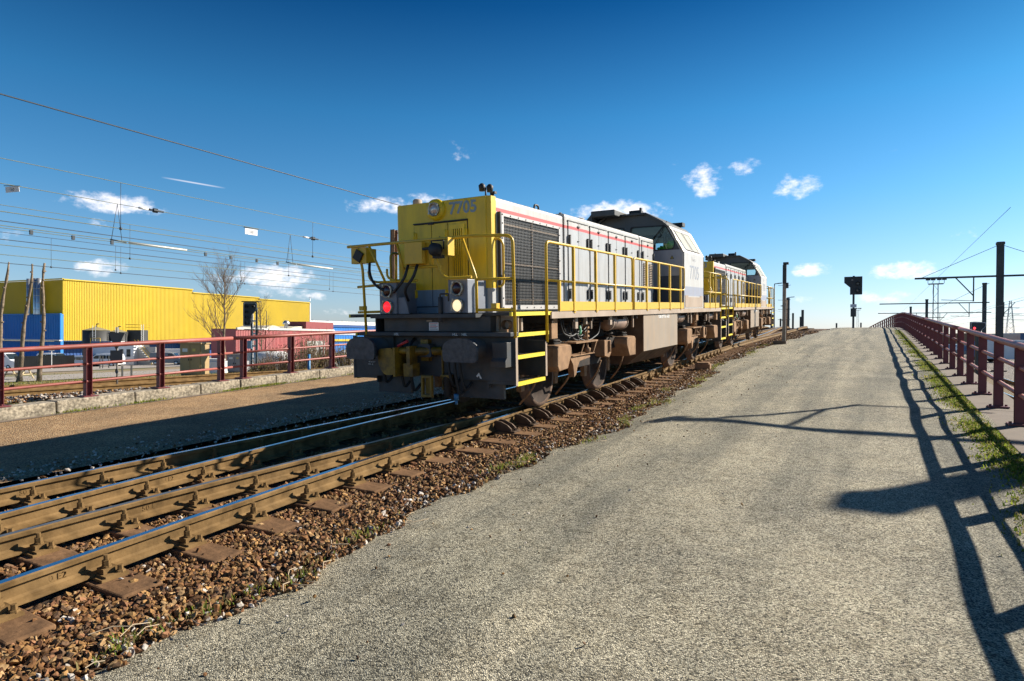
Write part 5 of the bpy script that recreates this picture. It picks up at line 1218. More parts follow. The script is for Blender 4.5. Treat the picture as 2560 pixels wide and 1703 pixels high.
def yellow_building():
    C0 = Vector((-144, 67.4, 0)); ang = R(23.8); a = (F0 * math.cos(ang) + R0 * math.sin(ang)); n = Vector((a.y, -a.x, 0)); lf = -n
    root = tag(empty('warehouse', (C0.x, C0.y, -6.2)), 'big yellow corrugated warehouse with a blue lower annex', 'building'); Z = 6.2
    def along(px):
        r_ = ray(px, 840); # solve C0 + a t on the ray in plan
        det = a.x * (-r_.y) - a.y * (-r_.x); t = (-C0.x * (-r_.y) - (-C0.y) * (-r_.x)) / det
        return t
    ts = [0, along(481), along(647), along(773)]
    for (t0, t1, top) in ((ts[0], ts[1], 10.75), (ts[1], ts[2], 10.0), (ts[2], ts[3], 9.6)):
        mb = MB(); corrugated(mb, a * t0, a * t1, -1.7 + Z, top + Z, .34, .07); mb.build('wall', mYB, root)
        mb = MB(); mb.bar(a * t0 + Vector((0, 0, top + Z + .1)) + n * .1, a * t1 + Vector((0, 0, top + Z + .1)) + n * .1, .35, .22); mb.build('roof_edge', mYB, root)
        mb = MB(); q0, q1 = a * t0, a * t1; b0, b1 = q0 + lf * 33, q1 + lf * 33
        zt = top + Z - .05; mb.add([(q0.x, q0.y, zt), (q1.x, q1.y, zt), (b1.x, b1.y, zt), (b0.x, b0.y, zt)], [(0, 1, 2, 3)]); mb.add([(q1.x, q1.y, 0), (b1.x, b1.y, 0), (b1.x, b1.y, zt), (q1.x, q1.y, zt)], [(0, 1, 2, 3)]); mb.build('roof', mGreyR, root, fixn=False)
    mb = MB(); corrugated(mb, lf * 33, Vector((0, 0, 0)), 3.6 + Z, 10.75 + Z, .34, .07); mb.build('end_wall', mYB, root)
    mb = MB(); mb.bar(lf * 33 + Vector((0, 0, 10.95 + Z)), Vector((0, 0, 10.95 + Z)), .35, .22); mb.build('end_roof_edge', mYB, root)
    # recessed blue ground floor, shade of the yellow overhang painted into its colour
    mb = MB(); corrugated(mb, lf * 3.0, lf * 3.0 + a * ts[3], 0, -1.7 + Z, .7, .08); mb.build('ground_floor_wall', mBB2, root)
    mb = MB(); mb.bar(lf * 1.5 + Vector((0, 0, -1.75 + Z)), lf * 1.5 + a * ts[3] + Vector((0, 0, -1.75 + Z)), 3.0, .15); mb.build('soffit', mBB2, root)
    # blue annex on the end wall
    e = -a
    s0 = e * .6 + lf * 13.2; s1 = e * .6 - lf * .0
    mb = MB(); corrugated(mb, s0 + lf * 20, e * .6 + n * .2, -1.5 + Z, 3.7 + Z, .55, .1); mb.build('annex_wall', mBB, root)
    mb = MB(); corrugated(mb, s0 + lf * 20 + a * 1, e * .4 + n * .0, 0, -1.9 + Z, .55, .1); mb.build('annex_lower_wall', mBB, root)
    mb = MB(); mb.bar(s0 + lf * 20 + Vector((0, 0, -1.65 + Z)), e * .6 + n * .3 + Vector((0, 0, -1.65 + Z)), .6, .25); mb.build('annex_ledge', mTrimW, root)
    mb = MB(); mb.bar(s0 + lf * 20 + Vector((0, 0, 3.75 + Z)), e * .6 + n * .3 + Vector((0, 0, 3.75 + Z)), .4, .2); mb.build('annex_roof_edge', mBB, root)
    mb = MB(); mb.add([(v.x, v.y, 3.65 + Z) for v in (s0 + lf * 20, e * .6 + n * .2, Vector((0, 0, 0)) + n * .1, lf * 33)], [(0, 1, 2, 3)]); mb.build('annex_roof', mGreyR, root, fixn=False)
    mb = MB(); mb.add([((e * .6 + n * .2).x, (e * .6 + n * .2).y, 0), (n.x * .12, n.y * .12, 0), (n.x * .12, n.y * .12, 3.7 + Z), ((e * .6 + n * .2).x, (e * .6 + n * .2).y, 3.7 + Z)], [(0, 1, 2, 3)]); mb.build('annex_side_wall', mBB, root, fixn=False)
    for k, px in enumerate((74, 94, 103)):
        r_ = ray(px, 840); t = None
        off = e * 1.3 + lf * (5.8 + (103 - px) * .115)
        mb = MB(); mb.lathe([(3.7 + Z, .42), (11.1 + Z, .42), (11.1 + Z, .3)], (off.x, off.y, 0), 'Z', 16); fl = mb.build('flue_pipe', mSilver, root)
        mb = MB()
        for j in range(5): mb.lathe([(4.6 + Z + j * 1.45, .425), (4.6 + Z + j * 1.45, .45), (4.7 + Z + j * 1.45, .45), (4.7 + Z + j * 1.45, .425)], (off.x, off.y, 0), 'Z', 16)
        mb.build('pipe_band', mSilver, fl)
    # roof mast at the far end
    q = a * (ts[3] + .3); mb = MB(); mb.cyl((q.x, q.y, 8 + Z), (q.x, q.y, 11.6 + Z), .08, 6); mb.bar((q - R0 * .7 + Vector((0, 0, 11.2 + Z))), (q + R0 * .7 + Vector((0, 0, 11.2 + Z))), .08, .08); mb.build('roof_mast', mSilver, root)
    mb = MB(); mb.bar(q + Vector((0, 0, 0)), q + Vector((0, 0, 9.6 + Z)), .3, .3); mb.build('corner_trim', mTrimW, root)
yellow_building()

def shed(name, label, cat, px0, px1, d0, d1, top0, bot, m, roofm, pitch=.5, depthb=25, roofh=.25, extra=None):
    p0 = ray(px0, 840) * d0; p1 = ray(px1, 840) * d1; zg = gz(p0.x, p0.y); top = at(px0, top0, d0).z
    root = tag(empty(name, (p0.x, p0.y, zg)), label, cat); a = Vector((p1.x - p0.x, p1.y - p0.y, 0)); L = a.length; u = a / L; back = Vector((-u.y, u.x, 0)); H = top - zg
    mb = MB(); corrugated(mb, Vector((0, 0, 0)), a, 0, H, pitch, .07); mb.build('wall', m, root)
    mb = MB(); q = [Vector((0, 0, H)), a + Vector((0, 0, H)), a + back * depthb + Vector((0, 0, H)), back * depthb + Vector((0, 0, H))]
    mb.add(q, [(0, 1, 2, 3)]); mb.build('roof', roofm, root, fixn=False); mb = MB(); mb.add([Vector((0, 0, 0)), back * depthb, q[3], q[0]], [(0, 1, 2, 3)]); mb.build('side_wall', m, root, fixn=False); mb = MB(); mb.add([a, a + back * depthb, q[2], q[1]], [(0, 1, 2, 3)]); mb.build('side_wall', m, root, fixn=False)
    mb = MB(); mb.bar(Vector((0, 0, H + .05)) - back * .1, a + Vector((0, 0, H + .05)) - back * .1, .3, roofh); mb.build('roof_edge', roofm, root)
    if extra: extra(root, a, u, back, H)
    return root
def red_extra(root, a, u, back, H):
    for k, (t0, t1) in enumerate(((.30, .45), (.53, .80))):       # shallow roof lights
        L = a.length; n = 8; vs = []
        for i in range(n + 1):
            t = i / n; q = u * (L * (t0 + (t1 - t0) * t)) + back * 1.0; h = .6 * math.sin(math.pi * t) ** .7
            vs += [(q.x, q.y, H + .05 + h), (q.x + back.x * 5, q.y + back.y * 5, H + .05 + h)]
        mb = MB(); mb.add(vs, [(2 * i, 2 * i + 2, 2 * i + 3, 2 * i + 1) for i in range(n)], 0, True); mb.add([vs[2 * i] for i in range(n + 1)], [tuple(range(n + 1))]); mb.build('roof_light', mat('roof_light_cream', (.55, .50, .38), .6, 0, .08, 1), root, fixn=False)
    q = u * (a.length * .49) + back * .8; mb = MB(); mb.lathe([(H, .35), (H + .9, .30), (H + .9, .55), (H + 1.1, .6), (H + 1.5, .35), (H + 1.6, 0)], (q.x, q.y, 0), 'Z', 14); mb.build('roof_fan', mSilver, root)
    q = u * (a.length * .88); mb = MB(); mb.box(-6, 4.5, 0, 4, H + .1, H + 1.5, 0, Matrix.Translation(q + back * .4) @ Matrix.Rotation(math.atan2(u.y, u.x), 4, 'Z')); mb.build('roof_housing', mat('red_dark_cladding', (.22, .04, .04), .6, 0, .1, 1), root)
    for t in (.25, .86):
        q = u * (a.length * t) - back * .12; mb = MB(); mb.bar(q, q + Vector((0, 0, H)), .25, .15); mb.build('downpipe', mRB, root)
    for t in (.67,):
        mb = MB(); mb.box(0, 6.5, -.14, -.05, .2, H * .62, 0, Matrix.Translation(u * (a.length * t)) @ Matrix.Rotation(math.atan2(u.y, u.x), 4, 'Z')); mb.build('door', mat('grey_shutter', (.33, .32, .30), .6, 0, .2, .8), root)
shed('red_shed', 'low red corrugated shed in front of the yellow warehouse', 'building', 590, 833, 92, 122, 822, 0, mRB, mGreyR, .4, 4, .3, red_extra)
def blue_extra(root, a, u, back, H):
    mb = MB(); mb.bar(Vector((0, 0, H * .42)) - back * .3, a + Vector((0, 0, H * .42)) - back * .3, .5, .7); mb.build('yellow_band', mYB, root)
    mb = MB(); mb.bar(Vector((0, 0, H * .9)) - back * .2, a + Vector((0, 0, H * .9)) - back * .2, .3, .7); mb.build('dark_band', mBB2, root)
    for k in range(12):
        t = .04 + k * .08; mb = MB(); mb.box(0, 4.0, -.2, -.1, H * .60, H * .74, 0, Matrix.Translation(u * (a.length * t)) @ Matrix.Rotation(math.atan2(u.y, u.x), 4, 'Z')); mb.build('window', mat('pale_window', (.50, .54, .62), .3, 0, .1, 1), root)
    for k in range(7):
        q = u * (a.length * (.08 + k * .14)) + back * 2; mb = MB(); mb.lathe([(H, .8), (H + .7, .7), (H + .9, .3)], (q.x, q.y, 0), 'Z', 10); mb.build('roof_vent', mSilver, root)
shed('blue_depot', 'long blue depot with a white roof beyond the red shed', 'building', 770, 1010, 205, 250, 806, 0, mBB, mTrimW, .8, 40, 1.2, blue_extra)

# tanks, cabin, plant in front of the warehouse
mTankD = mat('dark_tank', (.045, .045, .042), .6, 0, .2, .8)
def tank(label, px, d, w, top_y, cone=True):
    p = gp(px, d); H = at(px, top_y, d).z - p.z; root = tag(empty('storage_tank', p), label, 'tank', 'dark storage tanks'); r = w / 2
    MB().lathe([(0, r), (H, r), (H, r * .98)], (0, 0, 0), 'Z', 28).build('shell', mTankD, root)
    MB().lathe([(H, r * 1.02), (H + r * .28, .2), (H + r * .28, 0)], (0, 0, 0), 'Z', 28).build('roof', mat('tank_roof', (.30, .25, .12), .7, 0, .2, 1), root)
    mb = MB(); mb.tube(rpath([(0, 0, H + r * .25), (0, 0, H + r * .25 + .6), (.5, .2, H + r * .25 + .6)], .2), .08, 6); mb.build('vent_pipe', mTankD, root)
    mb = MB(); q = -F0 * (r + .12) + R0 * r * .5
    for s in (-.25, .25): mb.bar(q + R0 * s, q + R0 * s + Vector((0, 0, H + .8)), .06, .06)
    for k in range(int(H / .4)): mb.bar(q - R0 * .25 + Vector((0, 0, .3 + k * .4)), q + R0 * .25 + Vector((0, 0, .3 + k * .4)), .04, .04)
    mb.build('ladder', mSilver, root)
tank('wide dark storage tank with a conical roof', 241, 112, 4.2, 826)
tank('narrower dark storage tank behind the triangular sign', 296, 114, 3.0, 830)
def plant():
    p = gp(346, 116); H = at(346, 812, 116).z - p.z; root = tag(empty('filter_unit', p), 'dark filter unit with a caged ladder and roof guard rail', 'plant'); M = Matrix.Rotation(YAW, 4, 'Z')
    MB().box(-1.5, 1.2, -1, 1, H * .35, H * .86, 0, M).build('housing', mTankD, root, .05); MB().box(-1.7, 1.4, -1.1, 1.1, H * .35, H * .55, 0, M).build('lower_housing', mTankD, root, .05)
    for x in (-1.4, 1.1):
        for y in (-.9, .9): MB().box(x - .08, x + .08, y - .08, y + .08, 0, H * .35, 0, M).build('leg', mTankD, root)
    for z in (.93, 1.0):
        MB().tube([M @ Vector(q) for q in ((-1.7, -1, H * z), (1.5, -1, H * z), (1.5, 1, H * z), (-1.7, 1, H * z), (-1.7, -1, H * z))], .04, 5).build('guard_rail', mYelRail, root)
    mb = MB()
    for s in (1.25, 1.65): mb.bar(M @ Vector((s, -1.25, 0)), M @ Vector((s, -1.25, H)), .06, .06)
    for k in range(int(H / .4)): mb.bar(M @ Vector((1.25, -1.25, .3 + k * .4)), M @ Vector((1.65, -1.25, .3 + k * .4)), .05, .05)
    mb.build('ladder', mTrimW, root)
plant()
def cabin():
    p = gp(292, 100); H = at(292, 862, 100).z - p.z; M = Matrix.Rotation(YAW, 4, 'Z'); root = tag(empty('site_cabin', p), 'white two storey site cabin with an outside stair', 'cabin')
    MB().box(-3.5, 0.6, -1.2, 1.2, .2, H, 0, M).build('lower_cabin', mat('cabin_blue_white', (.52, .57, .66), .5, 0, .06, 1), root, .05)
    MB().box(.65, 3.4, -1.25, 1.2, .2, H * 1.0, 0, M).build('white_cabin', mWhiteV, root, .05)
    MB().box(-3.5, -.2, -1.1, 1.2, H, H + .55, 0, M).build('roof_hopper', mBlueV, root, .04); MB().box(-.2, .6, -1.1, 1.2, H, H + .5, 0, M).build('roof_box', mTrimW, root, .04)
    for x in (1.2, 2.3): MB().box(x, x + .6, -1.28, -1.251, H * .45, H * .8, 0, M).build('window', mWinV, root)
    MB().tube([M @ Vector(q) for q in ((-3.4, -1.1, H), (-3.4, -1.1, H + 1.0), (-1.9, -1.1, H + 1.0), (-1.9, -1.1, H))], .05, 5).build('guard_rail', mYelRail, root)
    for k in range(9): MB().box(3.6 + k * .28, 3.9 + k * .28, -1.2, -.4, H * .95 - k * H * .1, H * .95 - k * H * .1 + .05, 0, M).build('stair_tread', mTrimW, root)
    for s in (-1.25, -.4): MB().tube([M @ Vector(q) for q in ((3.5, s, H + .8), (6.2, s, .9), (6.2, s, 0))], .045, 5).build('stair_rail', mYelRail, root)
    MB().box(3.5, 6.3, -.3, .2, 0, H * .9, 0, M).build('stair_wall', mat('stair_grey', (.45, .43, .40), .7, 0, .1, 1), root)
cabin()

def van(label, px, d, L, H, col, yaw, kind='van', Wd=1.9, group='vehicles parked at the warehouse', base=None):
    p = gp(px, d) if base is None else base
    root = tag(empty('parked_van' if kind != 'car' else 'parked_car', p, (0, 0, yaw)), label, 'van' if kind != 'car' else 'car', group); h = H
    if kind == 'van': prof = [(-L / 2, .35), (-L / 2, h * .95), (-L / 2 + .15, h), (L * .12, h), (L * .20, h * .96), (L * .36, h * .58), (L * .48, h * .50), (L / 2, h * .38), (L / 2, .3)]
    elif kind == 'minibus': prof = [(-L / 2, .35), (-L / 2 + .05, h * .7), (-L / 2 + .25, h * .97), (-L * .3, h), (L * .16, h * .98), (L * .30, h * .64), (L * .46, h * .55), (L / 2, h * .4), (L / 2, .3)]
    else: prof = [(-L / 2, .32), (-L / 2 + .02, h * .55), (-L * .40, h * .64), (-L * .28, h * .97), (L * .04, h), (L * .20, h * .66), (L * .44, h * .55), (L / 2, h * .4), (L / 2, .3)]
    n = len(prof); vs = []
    for w, sh in ((-Wd / 2, 0), (-Wd / 2, 1), (Wd / 2, 1), (Wd / 2, 0)): pass
    for w in (-1, 1):
        for (x, z) in prof:
            tumble = 1 - .12 * max(0, (z / h - .5)) * 2 * (.6 if kind == 'van' else 1); vs.append((x, w * Wd / 2 * tumble, z))
    mb = MB(); mb.add(vs, [tuple(range(n)), tuple(n + i for i in reversed(range(n)))] + [(i, (i + 1) % n, n + (i + 1) % n, n + i) for i in range(n)]); mb.build('body', col, root, .06)
    for s in (-1, 1):
        yy = s * (Wd / 2 * .935 + .012)
        if kind == 'van': win = [[(L * .06, h * .60), (L * .06, h * .88), (L * .17, h * .88), (L * .31, h * .60)]]
        elif kind == 'minibus': win = [[(-L * .42, h * .62), (-L * .42, h * .86), (-L * .16, h * .88), (-L * .16, h * .62)], [(-L * .14, h * .62), (-L * .14, h * .88), (L * .04, h * .88), (L * .04, h * .62)], [(L * .06, h * .62), (L * .06, h * .87), (L * .15, h * .86), (L * .26, h * .62)]]
        else: win = [[(-L * .32, h * .66), (-L * .26, h * .9), (-L * .1, h * .92), (-L * .1, h * .66)], [(-L * .08, h * .66), (-L * .08, h * .92), (L * .03, h * .92), (L * .15, h * .66)]]
        for w_ in win:
            mb = MB(); mb.prism(w_, 'Y', min(yy, yy + s * .015), max(yy, yy + s * .015)); mb.build('side_window', mWinV, root)
        for x in (-L * .31, L * .31):
            mb = MB(); mb.lathe([(-.1, 0), (-.1, .33), (.1, .33), (.1, 0)], (x, s * (Wd / 2 - .08), .33), 'Y', 20); wh = mb.build('wheel', mTyre, root)
            mb = MB(); mb.lathe([(s * .102, .2), (s * .115, .17), (s * .115, 0)], (x, s * (Wd / 2 - .08), .33), 'Y', 16); mb.build('rim', mSilver, wh)
    i = 4 if kind == 'van' else 4
    a, b = Vector((prof[4][0], 0, prof[4][1])), Vector((prof[5][0], 0, prof[5][1])); nn_ = Vector((-(b - a).z, 0, (b - a).x)) * -1; nn_.normalize()
    if nn_.x < 0: nn_ = -nn_
    q = [a * .92 + b * .08, a * .08 + b * .92]; mb = MB(); o_ = nn_ * .07
    mb.add([(q[0].x + o_.x, -Wd * .42, q[0].z + o_.z), (q[0].x + o_.x, Wd * .42, q[0].z + o_.z), (q[1].x + o_.x, Wd * .45, q[1].z + o_.z), (q[1].x + o_.x, -Wd * .45, q[1].z + o_.z)], [(0, 1, 2, 3)]); mb.build('windscreen', mWinV, root, fixn=False)
    for s in (-1, 1):
        mb = MB(); mb.box(L / 2 - .08, L / 2 + .03, s * Wd * .38 - .16, s * Wd * .38 + .16, h * .33, h * .40); mb.build('headlight', mTrimW, root)
    return root
yv = math.atan2(R0.y, R0.x)
van('white panel van at the left edge behind the pollarded trunks', 8, 92, 5.6, 2.35, mWhiteV, yv - .12)
van('white van with a side window behind the dark board fence', 136, 106, 5.2, 2.1, mWhiteV, yv - .1, 'minibus')
van('dark blue car between the two white vans', 188, 104, 4.4, 1.5, mBlueV, yv + .5, 'car')
van('white estate car half hidden by the fence end', 205, 98, 4.6, 1.75, mWhiteV, yv + math.pi - .15, 'minibus')
van('long white minibus in front of the site cabin', 262, 96, 5.2, 1.95, mWhiteV, yv + math.pi, 'minibus')
van('small dark tipper truck right of the stair', 420, 98, 4.6, 1.9, mGreyV, yv + .2, 'van')
mb = MB(); mb.box(-1.6, 1.6, -.9, .9, 0, 1.6)
o = mb.build('skip_container', mWhiteV, None, .05); q = gp(436, 104); o.location = q + Vector((0, 0, .9)); o.rotation_euler = (0, 0, YAW); tag(o, 'white bulk container standing behind the tipper truck', 'container')
def board_fence():
    p0, p1 = gp(36, 84), gp(186, 92); root = tag(empty('board_fence', p0), 'dark board fence in front of the parked vans', 'fence'); a = p1 - p0; n = 26
    for k in range(n):
        t0, t1 = k / n, (k + .97) / n; mb = MB(); mb.bar(a * t0 + Vector((0, 0, .95)), a * t1 + Vector((0, 0, .95)), .05, 1.75); mb.build('board', mat('fence_dark', (.010, .011, .012), .9, 0, .25, .6, spec=.1), root)
board_fence()
def bench():
    p = gp(46, 46); root = tag(empty('picnic_bench', p, (0, 0, yv)), 'weathered wooden picnic bench under the pollarded trunks', 'bench'); m = mat('bench_wood', (.14, .10, .06), .8, 0, .2, 4); mc = mat('bench_leg', (.42, .34, .20), .8, 0, .2, 3)
    for k in range(3): MB().box(-.8, .8, -.36 + k * .25, -.13 + k * .25, .70, .75).build('table_plank', m, root, .008)
    for s in (-1, 1):
        MB().box(-.8, .8, s * .68 - .12, s * .68 + .12, .42, .46).build('seat_plank', m, root, .008)
        for x in (-.6, .6): mb = MB(); mb.bar((x, s * .72, 0), (x, s * .2, .70), .06, .09); mb.build('leg', mc, root)
    for x in (-.6, .6): MB().box(x - .03, x + .03, -.75, .75, .36, .42).build('cross_beam', mc, root)
bench()
mCabB = mat('cabinet_tan', (.40, .27, .12), .6, 0, .08, 1.5, dirt=(.25, .17, .08), dirt_amt=.4)
def cabinet(label, px, d, w, h, m, mside):
    p = gp(px, d); root = tag(empty('equipment_cabinet', p, (0, 0, yv - .25)), label, 'cabinet', 'trackside cabinets')
    MB().box(-w / 2, w / 2, -.25, .25, .12, h).build('case', m, root, .012); MB().box(-w / 2 - .04, w / 2 + .04, -.3, .3, h + .002, h + .05).build('lid', mside, root, .008); MB().box(-w / 2 + .02, w / 2 - .02, -.22, .22, -.1, .118).build('plinth', mConcS, root)
    for s in (-1, 1):
        x0, x1 = sorted((s * .01, s * (w / 2 - .03))); d_ = MB().box(x0, x1, -.275, -.2505, .17, h - .05).build('door', m, root, .005)
        MB().box(s * .06 - .02, s * .06 + .02, -.29, -.2755, h * .5, h * .5 + .08).build('handle', mBlack, d_)
    MB().box(-w * .36, -w * .12, -.28, -.2755, h * .76, h * .86).build('notice', mSignW, root); MB().box(w * .12, w * .26, -.28, -.2755, h * .78, h * .86).build('warning_label', mat('label_yellow', (.6, .45, .1), .5), root)
cabinet('tan two door equipment cabinet behind the left railing', 487, 27, 1.05, 1.40, mCabB, mCabB)
cabinet('smaller grey cabinet with white sides beside the bare tree', 596, 31, .86, .95, mat('cabinet_grey', (.30, .29, .30), .6, 0, .1, 2), mTrimW)
for (px, d, w, h, lab) in ((475, 33, .6, 1.0, None),): pass
# small things between the kerb and the red shed
o = MB().box(-.9, .9, -.4, .4, 0, .8).box(-.7, .7, -.35, .35, .8, .95).build('chest_container', mTrimW, None, .04); o.location = gp(530, 40); o.rotation_euler = (0, 0, yv); tag(o, 'cream coloured chest standing behind the tall bare tree', 'container')
o = MB().lathe([(-1.3, 0), (-1.3, .45), (-1.1, .6), (1.1, .6), (1.3, .45), (1.3, 0)], (0, 0, .75), 'X', 18).box(-.9, -.7, -.4, .4, 0, .4).box(.7, .9, -.4, .4, 0, .4).build('gas_tank', mTrimW, None); o.location = gp(672, 44); o.rotation_euler = (0, 0, yv); tag(o, 'white horizontal gas tank behind the signal ladder', 'tank')
o = MB().lathe([(0, .55), (.9, .55), (1.15, .45), (1.3, .2), (1.32, 0)], (0, 0, 0), 'Z', 20).build('water_tank', mTrimW, None); o.location = gp(862, 50); tag(o, 'white dome topped tank left of the buffer', 'tank')
p = gp(773, 17.3); o = MB().cyl((0, 0, -.3), (0, 0, .75), .035, 10).build('marker_post', mat('marker_blue', (.04, .22, .45), .5, 0, .1, 5), None); o.location = (p.x, p.y, -1.3); tag(o, 'slim blue marker post behind the left kerb', 'post')
def sign_back():
    p = gp(293, 14.4); root = tag(empty('railway_sign', (p.x, p.y, -1.35)), 'back of a triangular sign above a square plate on a post', 'sign'); z = lambda y: at(293, y, 14.4).z + 1.35
    m = mat('sign_back_grey', (.10, .095, .09), .6, .3, .15, 4)
    MB().cyl((0, 0, -.2), (0, 0, z(818)), .02, 8).build('post', mat('post_galvanised', (.26, .24, .21), .6, .3, .15, 4), root); M = Matrix.Rotation(YAW, 4, 'Z')
    MB().prism([(-.19, z(832)), (.19, z(832)), (0, z(878))], 'Y', -.028, -.022, 0, M).build('triangle_plate', m, root)
    MB().box(-.14, .14, -.028, -.022, z(909), z(876), 0, M).build('square_plate', m, root); MB().lathe([(-.03, .06), (-.02, .06), (-.02, 0)], (.03, 0, z(928)), 'Y', 16).build('round_plate', m, root)
sign_back()
for k, px in enumerate((306, 329)):
    o = MB().box(-.04, .04, -.04, .04, 0, .75).build('stake', mTankD, None); o.location = gp(px, 40); tag(o, ('left' if k == 0 else 'right') + ' one of two short dark stakes beside the triangular sign', 'post', 'short dark stakes')
for k, px in enumerate((209, 250, 257, 272)):
    o = MB().box(-.05, .05, -.05, .05, 0, 1.6).build('fence_post', mTankD, None, .01); o.location = gp(px, 78 + k); tag(o, ('first', 'second', 'third', 'fourth')[k] + ' slim dark post from the left in front of the white minibus', 'post', 'slim dark posts')
o = MB().cyl((0, 0, 0), (0, 0, 3.2), .05, 8).box(-.35, .35, -.05, -.02, 2.4, 3.2).build('street_sign', mTrimW, None, .01); o.location = gp(129, 84); o.rotation_euler = (0, 0, YAW); tag(o, 'white sign on a slim post in front of the dark fence', 'sign')

# service road and yard on the left, near left track
def poly_sheet(name, pts, m, dz=.03):
    mb = MB(); n = len(pts) // 2; vs = [(p.x, p.y, gz(p.x, p.y) + dz) for p in pts]; mb.add(vs, [(i, i + 1, n + i + 1, n + i) for i in range(n - 1)]); tag(mb.build(name, m, fixn=False), kind='structure')
mAsph = mat('pale_asphalt', (.33, .29, .25), .9, 0, .12, .3, bump=.3, bscale=8)
def road(name, X0, X1, y0, y1, m, dz):
    xs = sorted(set([X0, X1] + [x for x in (-17, -47, -106, -150) if X0 < x < X1])); ys = [y0 + (y1 - y0) * i / 10 for i in range(11)]; mb = MB()
    vs = [(x, y, ground_left(x) + dz) for y in ys for x in xs]; n = len(xs); mb.add(vs, [(j * n + i, j * n + i + 1, (j + 1) * n + i + 1, (j + 1) * n + i) for j in range(10) for i in range(n - 1)]); tag(mb.build(name, m, fixn=False), kind='structure')
road('service_road', -62, -47.5, -60, 300, mAsph, .05)
road('yard_paving', -128, -76, -60, 260, mAsph, .05)
tL = tag(empty('railway_track', (0, 0, 0)), 'rusty track just behind the concrete kerb on the left', 'track', kind='structure')
for X in (-14.6, -16.1):
    mb = MB(); vs = []; n = len(RP)
    for y in (-25, 140):
        for (u, w) in RP: vs.append((X + u, y, -1.14 + w))
    fs = [(i, (i + 1) % n, n + (i + 1) % n, n + i) for i in range(n)]
    mb.v = vs; mb.f = fs; mb.m = [0] * n; mb.sm = [False] * n; mb.build('rail', mRust, tL)
for k in range(70):
    o = inst(bpy.data.objects['sleeper'].data, 'sleeper', tL, (-15.35, -4 + k * .65, -1.30)); o.scale = (.55, 1, 1)

# ------------------------------------------------------------------ signals, masts, wires
mSig = mat('signal_black', (.018, .022, .026), .5, 0, .2, 4); mSigE = mat('signal_edge_white', (.55, .60, .66), .5, 0, .05, 5); mMast = mat('mast_dark_green', (.045, .055, .058), .6, .2, .2, 2); mMastB = mat('mast_rust', (.30, .17, .09), .8, .2, .25, 3, dirt=(.10, .06, .04), dirt_amt=.6)
mSigLens = mat('signal_lens_off', (.25, .25, .24), .2, 0, .2, 8)
def belgian_board(root, x0, z0, w, h, y, rot, lit=None, mirror=1):
    """board with a bulge at the top on one side"""
    o = [(0, 0), (w * .52, 0), (w * .60, h * .12), (w * .60, h * .45), (w, h * .70), (w, h), (0, h)]; o = round_poly([(x0 + mirror * p[0], z0 + p[1]) for p in o], w * .12, 4)
    c = [sum(p[i] for p in o) / len(o) for i in (0, 1)]
    M = Matrix.Rotation(rot, 4, 'Z')
    b = MB().prism(o, 'Y', y, y + .05, 0, M).build('signal_board', mSig, root)
    inr = [(c[0] + (p[0] - c[0]) * .93, c[1] + (p[1] - c[1]) * .955) for p in o]; inr2 = [(c[0] + (p[0] - c[0]) * .88, c[1] + (p[1] - c[1]) * .92) for p in o]
    MB().panel(inr, [inr2], .004, M @ frame_M((0, y - .001, 0), (1, 0, 0), (0, 0, 1))).build('white_border', mSigE, b)
    k = 0
    for (lx, lz) in ((.25, .14), (.25, .38), (.25, .60), (.25, .82), (.78, .82)):
        mb = MB(); mb.lathe([(0, h * .055), (-.1, h * .06), (-.1, h * .05), (-.02, h * .045), (-.02, 0)], (x0 + mirror * w * lx, y, z0 + h * lz), 'Y', 14)
        for i, v in enumerate(mb.v): mb.v[i] = tuple(M @ Vector(v))
        mb.build('lamp_hood', mSig, b); k += 1
    return b
def left_signal():
    p = gp(628, 27.5); root = tag(empty('signal_mast', p), 'black signal board on a white rung ladder mast behind the left railing', 'signal'); z = lambda y: at(628, y, 27.5).z - p.z
    M = Matrix.Rotation(YAW, 4, 'Z')
    MB().box(-.02, .06, 0, .08, 0, z(760), 0, M).build('mast_leg', mMast, root); MB().box(.19, .25, 0, .08, 0, z(770), 0, M).build('mast_leg', mMast, root)
    for k in range(12):
        zz = .1 + k * .27
        if zz < z(790): MB().box(.06, .19, .0, .04, zz, zz + .07, 0, M).build('rung', mTrimW, root)
    MB().box(.05, .065, -.02, .06, 0, z(780), 0, M).build('rung_rail', mTrimW, root); MB().box(.185, .20, -.02, .06, 0, z(780), 0, M).build('rung_rail', mTrimW, root)
    belgian_board(root, -.30, z(816), .58, z(756) - z(816), -.12, YAW)
    MB().box(-.34, .40, -.2, .06, z(756) + .003, z(756) + .04, 0, M).build('board_cap', mSig, root)
    MB().box(-.28, .60, -.1, .3, z(824), z(822), 0, M).build('platform', mTrimW, root)
    MB().tube([M @ Vector(q) for q in ((.35, .1, z(822)), (.35, .1, z(777)), (.62, .1, z(777)), (.62, .1, z(822)))], .012, 5).build('guard_rail', mMast, root)
    MB().box(-.14, .05, -.12, -.02, z(872), z(852), 0, M).build('identity_plate', mat('plate_blue_grey', (.22, .34, .45), .5), root); MB().box(-.16, .02, -.1, .1, z(902), z(878), 0, M).build('relay_box', mTrimW, root, .01)
left_signal()
